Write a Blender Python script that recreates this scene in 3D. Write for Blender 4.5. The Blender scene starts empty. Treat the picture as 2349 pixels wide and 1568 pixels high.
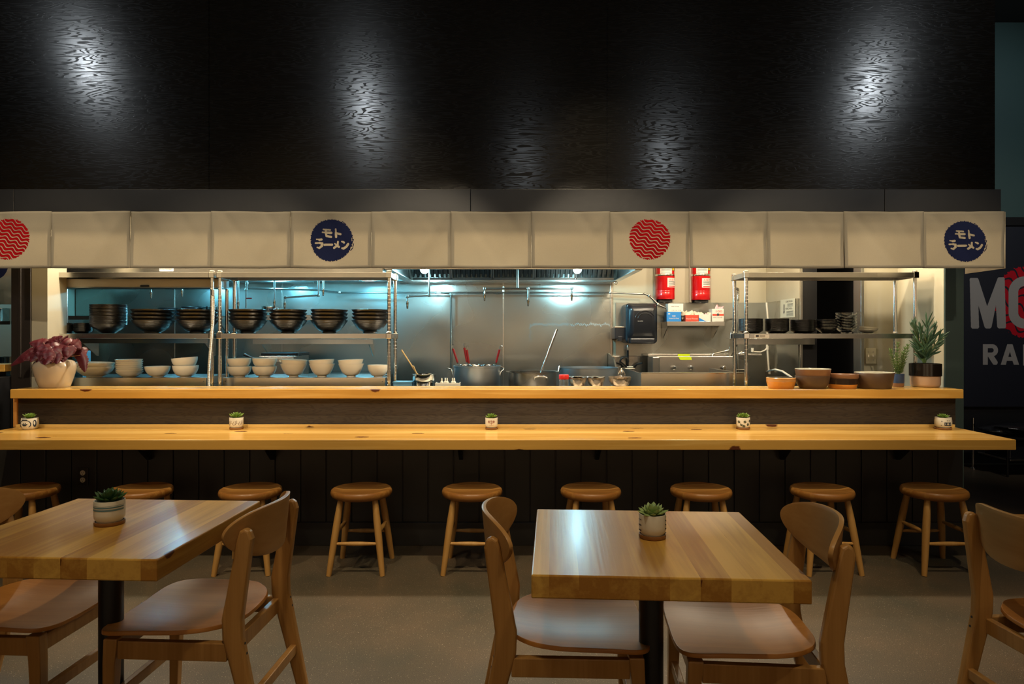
import bpy, bmesh, math, random
from mathutils import Vector, Matrix
import numpy as np
random.seed(7)
PI = math.pi
C = bpy.context.scene.collection
SC = bpy.context.scene
# ------------------------------------------------------------------ camera
EYE = 1.36
F = 1566.0                      # focal length in pixels of the 2349 x 1568 frame
cam = bpy.data.cameras.new('camera'); camo = bpy.data.objects.new('camera', cam); C.objects.link(camo)
camo.location = (0, 0, EYE); camo.rotation_euler = (PI/2, 0, 0)
cam.sensor_width = 36.0; cam.lens = F/2349*36.0; cam.shift_y = -14/2349; cam.clip_start = 0.05
SC.camera = camo
SC.view_settings.view_transform = 'Standard'; SC.view_settings.look = 'None'
SC.view_settings.gamma = 1.0; SC.view_settings.exposure = 0.0; SC.view_settings.use_curve_mapping = False
SC.cycles.max_bounces = 7; SC.cycles.diffuse_bounces = 3; SC.cycles.glossy_bounces = 4
SC.cycles.transmission_bounces = 6; SC.cycles.transparent_max_bounces = 8
SC.cycles.sample_clamp_indirect = 4.0; SC.cycles.caustics_reflective = False; SC.cycles.caustics_refractive = False
# ------------------------------------------------------------------ world + lights
W = bpy.data.worlds.new('world'); SC.world = W; W.use_nodes = True
W.node_tree.nodes['Background'].inputs[0].default_value = (1.0, 0.80, 0.60, 1)
W.node_tree.nodes['Background'].inputs[1].default_value = 0.02
def spot(loc, aim, energy, col, deg=70, blend=.6, r=.05):
    l = bpy.data.lights.new('spot_lamp', 'SPOT'); l.energy = energy; l.color = col
    l.spot_size = math.radians(deg); l.spot_blend = blend; l.shadow_soft_size = r
    o = bpy.data.objects.new('spot_lamp', l); C.objects.link(o); o.location = loc
    o.rotation_euler = (Vector(aim)-Vector(loc)).to_track_quat('-Z', 'Y').to_euler(); return o
def point(loc, energy, col, r=.05):
    l = bpy.data.lights.new('point_lamp', 'POINT'); l.energy = energy; l.color = col; l.shadow_soft_size = r
    o = bpy.data.objects.new('point_lamp', l); C.objects.link(o); o.location = loc; return o
def area(loc, aim, energy, col, sx, sy):
    l = bpy.data.lights.new('area_lamp', 'AREA'); l.energy = energy; l.color = col; l.shape = 'RECTANGLE'; l.size = sx; l.size_y = sy
    o = bpy.data.objects.new('area_lamp', l); C.objects.link(o); o.location = loc
    o.rotation_euler = (Vector(aim)-Vector(loc)).to_track_quat('-Z', 'Y').to_euler(); return o
WARM = (1.0, .80, .50); NEUT = (.86, .94, 1.0); CYAN = (.17, .70, 1.0)
# track spots in the dining room: the ones mirrored in the black plywood are neutral
spot((-4.15, 1.62, 4.0), (-2.3, 4.154, 2.6), 48, NEUT, 75, .8, .09)
spot((-1.70, .37, 4.0), (-.85, 4.154, 2.5), 46, NEUT, 60, .8, .09)
spot((2.28, -2.04, 4.0), (.9, 4.154, 2.3), 30, NEUT, 45, .8, .09)
spot((.17, -2.3, 4.0), (.05, 4.154, 2.2), 13, NEUT, 40, .8, .09)
spot((3.80, 1.04, 4.0), (2.2, 4.154, 2.6), 60, NEUT, 75, .8, .09)
# warm track lights above the tables and the counter
for x, e in ((-2.6, 270), (-1.0, 270), (.6, 270), (2.1, 190)):
    spot((x, 2.35, 4.66), (x, 3.95, .8), e, WARM, 46, .7, .05)
for x, e in ((-1.9, 105), (-.35, 105), (1.3, 105)):
    spot((x, .9, 4.45), (x, 2.2, .5), e, WARM, 70, .8, .06)
# narrow warm fill spots added to brighten counter fronts, bowls and racks under the curtain
for x in (-2.9, -1.75, -.6, .6, 1.75, 2.7): spot((x*.8, 0.0, 3.6), (x, 5.0, 1.12), 270, (1.0, .82, .58), 19, .55, .04)
# unseen spots added to light the rear wall, for fill and steel reflections
for x in (-5, -3, -1, 1, 3, 5): spot((x, -2.5, 3.4), (x, -4, 1.1), 420, (1.0, .80, .58), 75, .7, .1)
# spots added to light the teal wall and banner beyond the counter end
spot((5.2, 5.0, 4.3), (4.9, 7.28, 3.2), 55, (.75, .92, 1.0), 95, .8, .1)
spot((4.6, 4.2, 3.2), (5.2, 7.2, 1.6), 85, (1.0, .9, .8), 70, .8, .1)
point((-5.1, 6.15, 2.15), 9, CYAN, .06)  # this point and the next are added to brighten the far left bay
point((-4.6, 5.3, 2.6), 10, (1.0, .84, .62), .06)
# warm kitchen ceiling lamps behind the curtain
for x, e in ((-2.7, 62), (-1.35, 62), (0, 60), (1.35, 58), (2.55, 34)):
    point((x, 4.78, 2.42), e, (1.0, .84, .62), .05)
for x, e in ((-3.25, 24), (-.6, 24), (1.55, 34), (2.2, 20)):
    point((x, 5.45, 2.50), e, (1.0, .84, .62), .05)
# ------------------------------------------------------------------ helpers
def P(px, py, s):               # photograph pixel at a scale of s pixels per metre
    return ((px-1175)/s, F/s, EYE-(py-770)/s)
def X(px, s): return (px-1175)/s
def Z(py, s): return EYE-(py-770)/s
class MB:
    def __init__(self): self.v = []; self.f = []; self.T = None
    def add(self, vs, fs):
        n = len(self.v)
        if self.T is not None: vs = [tuple(self.T @ Vector(p)) for p in vs]
        self.v += [tuple(p) for p in vs]; self.f += [tuple(i+n for i in f) for f in fs]; return self
    def box(self, x0, x1, y0, y1, z0, z1):
        return self.add([(x0,y0,z0),(x1,y0,z0),(x1,y1,z0),(x0,y1,z0),(x0,y0,z1),(x1,y0,z1),(x1,y1,z1),(x0,y1,z1)],
                        [(0,3,2,1),(4,5,6,7),(0,1,5,4),(1,2,6,5),(2,3,7,6),(3,0,4,7)])
    def lathe(self, prof, n=32, c=(0,0,0), closed=False):
        vs = []; fs = []; m = len(prof)
        for i in range(n):
            a = 2*PI*i/n
            for r, z in prof: vs.append((c[0]+r*math.cos(a), c[1]+r*math.sin(a), c[2]+z))
        for i in range(n):
            j = (i+1) % n
            for k in range(m-1 if not closed else m):
                k2 = (k+1) % m
                fs.append((i*m+k, j*m+k, j*m+k2, i*m+k2))
        if not closed:
            if prof[0][0] > 1e-6: fs.append(tuple(i*m for i in reversed(range(n))))
            if prof[-1][0] > 1e-6: fs.append(tuple(i*m+m-1 for i in range(n)))
        return self.add(vs, fs)
    def tube(self, pts, r, n=10, caps=True):
        pts = [Vector(p) for p in pts]; m = len(pts)
        rs = r if isinstance(r, (list, tuple)) else [r]*m
        vs = []; fs = []; ref = None
        for i, p in enumerate(pts):
            d = (pts[min(i+1, m-1)]-pts[max(i-1, 0)])
            d = d.normalized() if d.length > 1e-9 else Vector((0,0,1))
            if ref is None: ref = Vector((0,0,1)) if abs(d.z) < .9 else Vector((1,0,0))
            u = d.cross(ref)
            if u.length < 1e-6: u = d.orthogonal()
            u.normalize(); w = u.cross(d).normalized(); ref = w.cross(d) if False else w
            ref = w
            for k in range(n):
                a = 2*PI*k/n; vs.append(p+u*rs[i]*math.cos(a)+w*rs[i]*math.sin(a))
        for i in range(m-1):
            for k in range(n):
                j = (k+1) % n; fs.append((i*n+k, i*n+j, (i+1)*n+j, (i+1)*n+k))
        if caps: fs.append(tuple(reversed(range(n)))); fs.append(tuple((m-1)*n+k for k in range(n)))
        return self.add(vs, fs)
    def prism(self, poly, axis, a, b):   # poly = 2-D outline, extruded along axis from a to b
        def mk(p, t): return {'x': (t, p[0], p[1]), 'y': (p[0], t, p[1]), 'z': (p[0], p[1], t)}[axis]
        n = len(poly)
        fs = [tuple(range(n)), tuple(reversed(range(n, 2*n)))]
        for i in range(n): j = (i+1) % n; fs.append((i, n+i, n+j, j))
        return self.add([mk(p, a) for p in poly]+[mk(p, b) for p in poly], fs)
    def leaf(self, base, d, up, L, w, th, bend=0, tip=1.0, prof=(.35,.8,1,.95,.65,.02)):
        base = Vector(base); d = Vector(d).normalized(); up = Vector(up)
        side = d.cross(up)
        if side.length < 1e-5: side = d.orthogonal()
        side.normalize(); nrm = side.cross(d).normalized()
        vs = []; fs = []; m = len(prof)
        for i, q in enumerate(prof):
            t = i/(m-1); c = base+d*L*t+nrm*bend*L*t*t
            hw = w/2*q; ht = th/2*q
            vs += [c-side*hw, c-nrm*ht, c+side*hw, c+nrm*ht]
        for i in range(m-1):
            for k in range(4):
                j = (k+1) % 4; fs.append((i*4+k, i*4+j, (i+1)*4+j, (i+1)*4+k))
        fs.append((3,2,1,0)); e = (m-1)*4; fs.append((e, e+1, e+2, e+3))
        return self.add(vs, fs)
    def build(self, name, mat, parent=None, smooth=False, bevel=0, seg=2, sub=0, solid=0, loc=None, keep=False):
        me = bpy.data.meshes.new(name)
        me.from_pydata(self.v, [], self.f); me.update()
        if not keep:
            bm = bmesh.new(); bm.from_mesh(me); bmesh.ops.recalc_face_normals(bm, faces=bm.faces); bm.to_mesh(me); bm.free()
        me.materials.append(M[mat])
        o = bpy.data.objects.new(name, me); C.objects.link(o)
        if smooth:
            for p in me.polygons: p.use_smooth = True
            try: me.set_sharp_from_angle(angle=math.radians(40))
            except Exception: pass
        if solid:
            m = o.modifiers.new('solid', 'SOLIDIFY'); m.thickness = solid; m.offset = 0
        if bevel:
            m = o.modifiers.new('bevel', 'BEVEL'); m.width = bevel; m.segments = seg; m.limit_method = 'ANGLE'; m.angle_limit = math.radians(40)
        if sub:
            m = o.modifiers.new('sub', 'SUBSURF'); m.levels = sub; m.render_levels = sub
        if loc is not None: o.location = loc
        if parent is not None: o.parent = parent
        return o
def tag(o, label, cat, group=None, kind=None):
    if label: o['label'] = label
    if cat: o['category'] = cat
    if group: o['group'] = group
    if kind: o['kind'] = kind
    return o
def thing(name, label, cat, loc=(0,0,0), rotz=0, group=None):
    o = bpy.data.objects.new(name, None); C.objects.link(o); o.location = loc; o.rotation_euler = (0, 0, rotz)
    o.empty_display_size = .05
    return tag(o, label, cat, group)
def struct(o): o['kind'] = 'structure'; return o
def dup(root, loc, rotz=0, label=None, rot=None, scale=None):
    r = root.copy(); C.objects.link(r); r.location = loc; r.rotation_euler = rot if rot else (0, 0, rotz)
    if scale: r.scale = scale
    if label: r['label'] = label
    for ch in list(root.children):
        c = ch.copy(); C.objects.link(c); c.parent = r
        for g in list(ch.children):
            d = g.copy(); C.objects.link(d); d.parent = c
    return r
ORD = ['first','second','third','fourth','fifth','sixth','seventh','eighth','ninth','tenth','eleventh','twelfth','thirteenth','fourteenth','fifteenth','sixteenth','seventeenth','eighteenth']
def stackpos(i, n):
    if n == 1: return 'single'
    if i == 0: return 'bottommost'
    if i == n-1: return 'topmost'
    return ORD[i]+' from the bottom'
# raster decal: writing and marks as fine geometry that follows a surface y = surf(x, z)
def decal(name, mat, parent, mask, x0, x1, z0, z1, cell, surf, off=.0015, maxrun=6):
    nx = max(1, int((x1-x0)/cell)); nz = max(1, int((z1-z0)/cell))
    xs = x0+(np.arange(nx)+.5)*cell; zs = z0+(np.arange(nz)+.5)*cell
    GX, GZ = np.meshgrid(xs, zs); mk = mask(GX, GZ)
    mb = MB()
    for j in range(nz):
        i = 0
        while i < nx:
            if mk[j, i]:
                k = i
                while k < nx and mk[j, k] and k-i < maxrun: k += 1
                a, b = x0+i*cell, x0+k*cell; c, d = z0+j*cell, z0+(j+1)*cell
                mb.add([(a, surf(a, c)-off, c), (b, surf(b, c)-off, c), (b, surf(b, d)-off, d), (a, surf(a, d)-off, d)], [(0,1,2,3)])
                i = k
            else: i += 1
    if not mb.v: return None
    return mb.build(name, mat, parent, keep=True)
def seg_mask(GX, GZ, segs):
    m = np.zeros(GX.shape, bool)
    for x0, z0, x1, z1, w in segs:
        dx, dz = x1-x0, z1-z0; L = dx*dx+dz*dz+1e-12
        t = np.clip(((GX-x0)*dx+(GZ-z0)*dz)/L, 0, 1)
        m |= ((GX-x0-t*dx)**2+(GZ-z0-t*dz)**2) < w*w
    return m
def text(s, size, mat, parent, loc, rotz=0, name='lettering', width=None, align='LEFT', bold=0.0):
    cu = bpy.data.curves.new('t', 'FONT'); cu.body = s; cu.size = size; cu.align_x = align; cu.offset = bold
    cu.resolution_u = 2
    tmp = bpy.data.objects.new('t', cu); C.objects.link(tmp)
    bpy.context.view_layer.update()
    me = bpy.data.meshes.new_from_object(tmp); bpy.data.objects.remove(tmp); bpy.data.curves.remove(cu)
    me.materials.clear(); me.materials.append(M[mat])
    me.transform(Matrix.Rotation(PI/2, 4, 'X'))
    o = bpy.data.objects.new(name, me); C.objects.link(o); o.location = loc; o.rotation_euler = (0, 0, rotz)
    if width:
        w = max(v.co.x for v in me.vertices)-min(v.co.x for v in me.vertices)
        o.scale = (width/w, 1, 1)
    if parent: o.parent = parent
    return o
# ------------------------------------------------------------------ materials
M = {}
def nodes(name):
    m = bpy.data.materials.new(name); m.use_nodes = True; M[name] = m
    nt = m.node_tree; b = nt.nodes['Principled BSDF']; return m, nt, b
def N(nt, t, **kw):
    n = nt.nodes.new(t)
    for k, v in kw.items():
        if k.startswith('i_'):
            key = k[2:]; key = int(key) if key.isdigit() else key.replace('_', ' ')
            n.inputs[key].default_value = v
        else: setattr(n, k, v)
    return n
def plain(name, col, rough=.5, metal=0, spec=.5, coat=0, var=.0, vscale=12, emis=None, estr=0, trans=0, bump=0, bscale=60, sss=0):
    m, nt, b = nodes(name)
    b.inputs['Base Color'].default_value = (*col, 1); b.inputs['Roughness'].default_value = rough
    b.inputs['Metallic'].default_value = metal; b.inputs['Specular IOR Level'].default_value = spec
    b.inputs['Coat Weight'].default_value = coat; b.inputs['Coat Roughness'].default_value = .12
    b.inputs['Transmission Weight'].default_value = trans
    tc = N(nt, 'ShaderNodeTexCoord')
    no = N(nt, 'ShaderNodeTexNoise', i_Scale=vscale, i_Detail=3.0); nt.links.new(tc.outputs['Object'], no.inputs['Vector'])
    mp = N(nt, 'ShaderNodeMapRange'); mp.inputs[3].default_value = 1-var; mp.inputs[4].default_value = 1+var
    nt.links.new(no.outputs[0], mp.inputs[0])
    mx = N(nt, 'ShaderNodeVectorMath', operation='SCALE'); mx.inputs[0].default_value = col
    nt.links.new(mp.outputs[0], mx.inputs['Scale']); nt.links.new(mx.outputs[0], b.inputs['Base Color'])
    if bump:
        n2 = N(nt, 'ShaderNodeTexNoise', i_Scale=bscale, i_Detail=4.0); nt.links.new(tc.outputs['Object'], n2.inputs['Vector'])
        bp = N(nt, 'ShaderNodeBump', i_Strength=bump, i_Distance=.01); nt.links.new(n2.outputs[0], bp.inputs['Height'])
        nt.links.new(bp.outputs[0], b.inputs['Normal'])
    if emis:
        b.inputs['Emission Color'].default_value = (*emis, 1); b.inputs['Emission Strength'].default_value = estr
    return m
def wood(name, c1, c2, grain='x', board=0, rough=.32, knots=True, coat=.3, gscale=1.0, kcol=(.10,.025,.008), ks=.105):
    """grain runs along the given local axis; board = plank width across it"""
    m, nt, b = nodes(name); L = nt.links.new
    tc = N(nt, 'ShaderNodeTexCoord'); sep = N(nt, 'ShaderNodeSeparateXYZ'); L(tc.outputs['Object'], sep.inputs[0])
    ax = {'x': 0, 'y': 1, 'z': 2}[grain]
    across = sep.outputs[1 if ax == 0 else 0]
    vec = tc.outputs['Object']
    fac = None
    if board:
        dv = N(nt, 'ShaderNodeMath', operation='DIVIDE'); dv.inputs[1].default_value = board; L(across, dv.inputs[0])
        fl = N(nt, 'ShaderNodeMath', operation='FLOOR'); L(dv.outputs[0], fl.inputs[0])
        wn = N(nt, 'ShaderNodeTexWhiteNoise', noise_dimensions='1D'); L(fl.outputs[0], wn.inputs['W'])
        ml = N(nt, 'ShaderNodeMath', operation='MULTIPLY'); ml.inputs[1].default_value = 7.3; L(fl.outputs[0], ml.inputs[0])
        cb = N(nt, 'ShaderNodeCombineXYZ'); L(ml.outputs[0], cb.inputs[ax])
        av = N(nt, 'ShaderNodeVectorMath', operation='ADD'); L(vec, av.inputs[0]); L(cb.outputs[0], av.inputs[1]); vec = av.outputs[0]
        fac = wn.outputs['Value']
    mp = N(nt, 'ShaderNodeMapping'); sc = [14*gscale]*3; sc[ax] = .9*gscale; mp.inputs['Scale'].default_value = sc; L(vec, mp.inputs[0])
    n1 = N(nt, 'ShaderNodeTexNoise', i_Scale=1.6, i_Detail=5.0, i_Distortion=.6); L(mp.outputs[0], n1.inputs['Vector'])
    mp2 = N(nt, 'ShaderNodeMapping'); sc = [130*gscale]*3; sc[ax] = 3*gscale; mp2.inputs['Scale'].default_value = sc; L(vec, mp2.inputs[0])
    n2 = N(nt, 'ShaderNodeTexNoise', i_Scale=1.0, i_Detail=3.0); L(mp2.outputs[0], n2.inputs['Vector'])
    a1 = N(nt, 'ShaderNodeMath', operation='MULTIPLY'); a1.inputs[1].default_value = .3; L(n2.outputs[0], a1.inputs[0])
    a2 = N(nt, 'ShaderNodeMath', operation='ADD'); L(n1.outputs[0], a2.inputs[0]); L(a1.outputs[0], a2.inputs[1])
    src = a2.outputs[0]
    if fac is not None:
        f3 = N(nt, 'ShaderNodeMath', operation='MULTIPLY_ADD'); f3.inputs[1].default_value = .62; f3.inputs[2].default_value = -.31; L(fac, f3.inputs[0])
        a3 = N(nt, 'ShaderNodeMath', operation='ADD'); L(src, a3.inputs[0]); L(f3.outputs[0], a3.inputs[1]); src = a3.outputs[0]
    rp = N(nt, 'ShaderNodeValToRGB'); e = rp.color_ramp.elements
    e[0].position = .38; e[0].color = (*c2, 1); e[1].position = .88; e[1].color = (*c1, 1); L(src, rp.inputs[0])
    col = rp.outputs[0]
    if knots:
        mk = N(nt, 'ShaderNodeMapping'); sc = [6.2]*3; sc[ax] = 2.9; mk.inputs['Scale'].default_value = sc; L(vec, mk.inputs[0])
        nz = N(nt, 'ShaderNodeTexNoise', i_Scale=9.0); L(mk.outputs[0], nz.inputs['Vector'])
        vm = N(nt, 'ShaderNodeVectorMath', operation='SCALE'); vm.inputs['Scale'].default_value = .10; L(nz.outputs['Color'], vm.inputs[0])
        va = N(nt, 'ShaderNodeVectorMath', operation='ADD'); L(mk.outputs[0], va.inputs[0]); L(vm.outputs[0], va.inputs[1])
        vo = N(nt, 'ShaderNodeTexVoronoi', i_Scale=1.0); L(va.outputs[0], vo.inputs['Vector'])
        r2 = N(nt, 'ShaderNodeValToRGB'); q = r2.color_ramp.elements
        q[0].position = ks; q[0].color = (1,1,1,1); q[1].position = ks*1.25; q[1].color = (0,0,0,1); L(vo.outputs['Distance'], r2.inputs[0])
        mi = N(nt, 'ShaderNodeMix', data_type='RGBA'); L(r2.outputs[0], mi.inputs[0]); L(col, mi.inputs[6]); mi.inputs[7].default_value = (*kcol, 1)
        col = mi.outputs[2]
    L(col, b.inputs['Base Color'])
    b.inputs['Specular IOR Level'].default_value = .26
    b.inputs['Roughness'].default_value = rough; b.inputs['Coat Weight'].default_value = coat; b.inputs['Coat Roughness'].default_value = .16
    bp = N(nt, 'ShaderNodeBump', i_Strength=.08, i_Distance=.004); L(n2.outputs[0], bp.inputs['Height']); L(bp.outputs[0], b.inputs['Normal'])
    return m
PINE1 = (.76, .50, .160); PINE2 = (.55, .30, .060)
wood('pine_counter', PINE1, PINE2, 'x', board=.115, rough=.26, coat=.35)
wood('pine_table', (.66, .39, .085), (.37, .17, .030), 'y', board=.075, rough=.30, coat=.08, ks=.062)
wood('chair_wood', (.47, .25, .078), (.31, .145, .036), 'z', rough=.36, knots=False, coat=.15)
wood('chair_ply', (.46, .255, .090), (.36, .175, .052), 'y', rough=.38, knots=False, coat=.05, gscale=.7)
wood('seat_ply', (.50, .215, .052), (.36, .14, .028), 'x', rough=.34, knots=False, coat=.0, gscale=.7)
wood('stool_wood', (.56, .29, .075), (.26, .105, .022), 'x', board=.06, rough=.38, knots=False, coat=.1)
wood('stool_leg', (.50, .28, .085), (.36, .17, .04), 'z', rough=.4, knots=False, coat=.1)
wood('edge_wood', (.60, .28, .07), (.42, .17, .03), 'z', rough=.4, knots=False, coat=.1)
wood('saucer_wood', (.30, .155, .060), (.22, .10, .035), 'x', rough=.45, knots=False, coat=0)
def plywood(name, base, rough0, rough1, strength, scale=(1.5,1,13), s1=.22, freq=105):
    m, nt, b = nodes(name); L = nt.links.new
    tc = N(nt, 'ShaderNodeTexCoord'); mp = N(nt, 'ShaderNodeMapping'); mp.inputs['Scale'].default_value = scale; L(tc.outputs['Object'], mp.inputs[0])
    n1 = N(nt, 'ShaderNodeTexNoise', i_Scale=1.35, i_Detail=3.0, i_Roughness=.45, i_Distortion=.35); L(mp.outputs[0], n1.inputs['Vector'])
    mu = N(nt, 'ShaderNodeMath', operation='MULTIPLY'); mu.inputs[1].default_value = freq; L(n1.outputs[0], mu.inputs[0])
    sn = N(nt, 'ShaderNodeMath', operation='SINE'); L(mu.outputs[0], sn.inputs[0])
    mr = N(nt, 'ShaderNodeMapRange'); mr.inputs[1].default_value = .25; mr.inputs[2].default_value = .75; L(sn.outputs[0], mr.inputs[0])
    n2 = N(nt, 'ShaderNodeTexNoise', i_Scale=160.0, i_Detail=2.0); L(tc.outputs['Object'], n2.inputs['Vector'])
    ro = N(nt, 'ShaderNodeMapRange'); ro.inputs[3].default_value = rough0; ro.inputs[4].default_value = rough1; L(mr.outputs[0], ro.inputs[0])
    L(ro.outputs[0], b.inputs['Roughness'])
    sp = N(nt, 'ShaderNodeMapRange'); sp.inputs[3].default_value = .5; sp.inputs[4].default_value = s1; L(mr.outputs[0], sp.inputs[0]); L(sp.outputs[0], b.inputs['Specular IOR Level'])
    ad = N(nt, 'ShaderNodeMath', operation='MULTIPLY_ADD'); ad.inputs[1].default_value = .35; L(n2.outputs[0], ad.inputs[0]); L(mr.outputs[0], ad.inputs[2])
    bp = N(nt, 'ShaderNodeBump', i_Strength=strength, i_Distance=.0025); L(ad.outputs[0], bp.inputs['Height']); L(bp.outputs[0], b.inputs['Normal'])
    tg = N(nt, 'ShaderNodeTangent', direction_type='RADIAL', axis='Z'); L(tg.outputs[0], b.inputs['Tangent'])
    b.inputs['Anisotropic'].default_value = .6; b.inputs['Anisotropic Rotation'].default_value = .25
    n3 = N(nt, 'ShaderNodeMix', data_type='RGBA'); n3.inputs[6].default_value = (*base, 1); n3.inputs[7].default_value = tuple(c*.8 for c in base)+(1,); L(mr.outputs[0], n3.inputs[0]); L(n3.outputs[2], b.inputs['Base Color'])
    return m
plywood('black_plywood', (.0085, .0068, .0045), .185, .30, .05)
plywood('stained_plywood', (.034, .024, .015), .46, .52, .05, (2.2,1,16), .42, 60)
plain('wainscot', (.024, .022, .020), .40, var=.15, vscale=6, bump=.05, bscale=30)
plain('header_paint', (.011, .0105, .0105), .42, var=.3, vscale=7, bump=.06, bscale=20)
plain('black_wall', (.0075, .008, .010), .5)
plain('jamb_dark', (.022, .017, .014), .4, var=.2)
plain('teal_wall', (.030, .065, .062), .6, var=.06, vscale=3)
plain('green_wall', (.030, .050, .044), .6, var=.06, vscale=3)
plain('cream_wall', (.44, .405, .30), .6, var=.03, vscale=3)
plain('ceiling_dark', (.02, .017, .014), .8)
plain('room_dark', (.05, .04, .03), .8)
plain('rear_wall', (.50, .42, .32), .7)
plain('rear_white', (.80, .76, .68), .6)
plain('rear_brown', (.16, .09, .05), .6)
plain('scuff', (.42, .43, .40), .75, metal=.2)
plain('kitchen_ceiling', (.45, .42, .36), .8)
def concrete():
    m, nt, b = nodes('concrete'); L = nt.links.new
    tc = N(nt, 'ShaderNodeTexCoord')
    n1 = N(nt, 'ShaderNodeTexNoise', i_Scale=1.6, i_Detail=6.0, i_Roughness=.6); L(tc.outputs['Object'], n1.inputs['Vector'])
    r1 = N(nt, 'ShaderNodeValToRGB'); e = r1.color_ramp.elements
    e[0].position = .32; e[0].color = (.058, .052, .036, 1); e[1].position = .70; e[1].color = (.115, .080, .050, 1); L(n1.outputs[0], r1.inputs[0])
    n2 = N(nt, 'ShaderNodeTexNoise', i_Scale=260.0, i_Detail=2.0, i_Roughness=.7); L(tc.outputs['Object'], n2.inputs['Vector'])
    r2 = N(nt, 'ShaderNodeMapRange'); r2.inputs[1].default_value = .3; r2.inputs[2].default_value = .75; r2.inputs[3].default_value = .35; r2.inputs[4].default_value = 1.75; L(n2.outputs[0], r2.inputs[0])
    vm = N(nt, 'ShaderNodeVectorMath', operation='SCALE'); L(r1.outputs[0], vm.inputs[0]); L(r2.outputs[0], vm.inputs['Scale'])
    vo = N(nt, 'ShaderNodeTexVoronoi', i_Scale=75.0); L(tc.outputs['Object'], vo.inputs['Vector'])
    r3 = N(nt, 'ShaderNodeMapRange'); r3.inputs[1].default_value = .10; r3.inputs[2].default_value = .16; r3.inputs[3].default_value = .5; r3.inputs[4].default_value = 0; L(vo.outputs['Distance'], r3.inputs[0])
    mi = N(nt, 'ShaderNodeMix', data_type='RGBA'); L(r3.outputs[0], mi.inputs[0]); L(vm.outputs[0], mi.inputs[6]); mi.inputs[7].default_value = (.50, .44, .33, 1)
    L(mi.outputs[2], b.inputs['Base Color']); b.inputs['Roughness'].default_value = .42; b.inputs['Specular IOR Level'].default_value = .35
    bp = N(nt, 'ShaderNodeBump', i_Strength=.12, i_Distance=.003); L(n2.outputs[0], bp.inputs['Height']); L(bp.outputs[0], b.inputs['Normal'])
concrete()
def steel(name, col, rough, warp=.0, wscale=2.5, brush=0.03, var=0):
    m, nt, b = nodes(name); L = nt.links.new
    tc = N(nt, 'ShaderNodeTexCoord')
    b.inputs['Base Color'].default_value = (*col, 1); b.inputs['Metallic'].default_value = 1
    n1 = N(nt, 'ShaderNodeTexNoise', i_Scale=2.0, i_Detail=1.0); L(tc.outputs['Object'], n1.inputs['Vector'])
    mr = N(nt, 'ShaderNodeMapRange'); mr.inputs[1].default_value = .3; mr.inputs[2].default_value = .7; mr.inputs[3].default_value = rough*(.85-var*.4); mr.inputs[4].default_value = rough*(1.2+var); L(n1.outputs[0], mr.inputs[0]); L(mr.outputs[0], b.inputs['Roughness'])
    h = None
    if warp:
        n2 = N(nt, 'ShaderNodeTexNoise', i_Scale=wscale, i_Detail=1.0); L(tc.outputs['Object'], n2.inputs['Vector'])
        bp = N(nt, 'ShaderNodeBump', i_Strength=1.0, i_Distance=warp); L(n2.outputs[0], bp.inputs['Height']); h = bp
    mp = N(nt, 'ShaderNodeMapping'); mp.inputs['Scale'].default_value = (400, 400, 6); L(tc.outputs['Object'], mp.inputs[0])
    n3 = N(nt, 'ShaderNodeTexNoise', i_Scale=1.0); L(mp.outputs[0], n3.inputs['Vector'])
    b2 = N(nt, 'ShaderNodeBump', i_Strength=brush, i_Distance=.001); L(n3.outputs[0], b2.inputs['Height'])
    if h: L(h.outputs[0], b2.inputs['Normal'])
    L(b2.outputs[0], b.inputs['Normal'])
steel('steel_wall', (.42, .43, .40), .27, warp=.022, wscale=1.9, brush=.2, var=.12)
steel('steel', (.62, .60, .56), .23, warp=.0008, wscale=2.5)
steel('chrome', (.70, .69, .66), .12)
steel('pot_metal', (.50, .53, .55), .34)
steel('pot_dark', (.30, .29, .27), .28)
steel('pipe_metal', (.33, .33, .31), .30)
steel('filter_metal', (.20, .22, .22), .22)
plain('black_ceramic', (.012, .0105, .009), .34, spec=.6)
plain('black_plate', (.010, .010, .011), .3, spec=.6)
plain('white_ceramic', (.84, .79, .67), .14, spec=.5)
plain('beige_box', (.52, .49, .41), .5)
plain('black_plastic', (.010, .012, .017), .30, spec=.6)
plain('black_metal', (.008, .008, .009), .38)
plain('rubber', (.01, .01, .01), .6)
plain('red_paint', (.52, .006, .008), .22, coat=.3)
plain('label_white', (.72, .68, .62), .5)
plain('label_red', (.55, .03, .02), .5)
plain('label_text', (.03, .03, .04), .5)
plain('label_yellow', (.75, .45, .02), .5)
plain('bright_yellow', (.62, .78, .01), .5)
plain('box_blue', (.015, .22, .62), .45)
plain('box_blue_light', (.20, .50, .72), .45)
plain('box_red', (.60, .06, .03), .45)
plain('box_pink', (.80, .45, .50), .6)
plain('paper', (.72, .66, .52), .7, bump=.2, bscale=30)
plain('pvc', (.70, .66, .56), .4)
plain('plant_green', (.135, .245, .035), .42, var=.25, vscale=30)
plain('plant_dark', (.035, .095, .028), .42, var=.25, vscale=30)
plain('plant_tip', (.30, .42, .16), .42, var=.2, vscale=40)
plain('chalk_leaf', (.060, .125, .070), .5, var=.3, vscale=20)
plain('needle_leaf', (.10, .17, .045), .5, var=.3, vscale=20)
plain('begonia', (.085, .008, .014), .42, var=.55, vscale=26, spec=.6)
plain('begonia_stem', (.28, .12, .07), .5)
plain('soil', (.02, .012, .008), .9, bump=.6, bscale=90)
plain('pot_white', (.66, .64, .56), .3)
plain('pot_glaze', (.52, .43, .32), .10, spec=.6, coat=.5)
plain('pot_black', (.012, .009, .007), .18, coat=.4)
plain('pot_blush', (.52, .36, .24), .35)
plain('pot_blue', (.035, .065, .14), .35)
plain('print_navy', (.010, .025, .05), .4)
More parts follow.
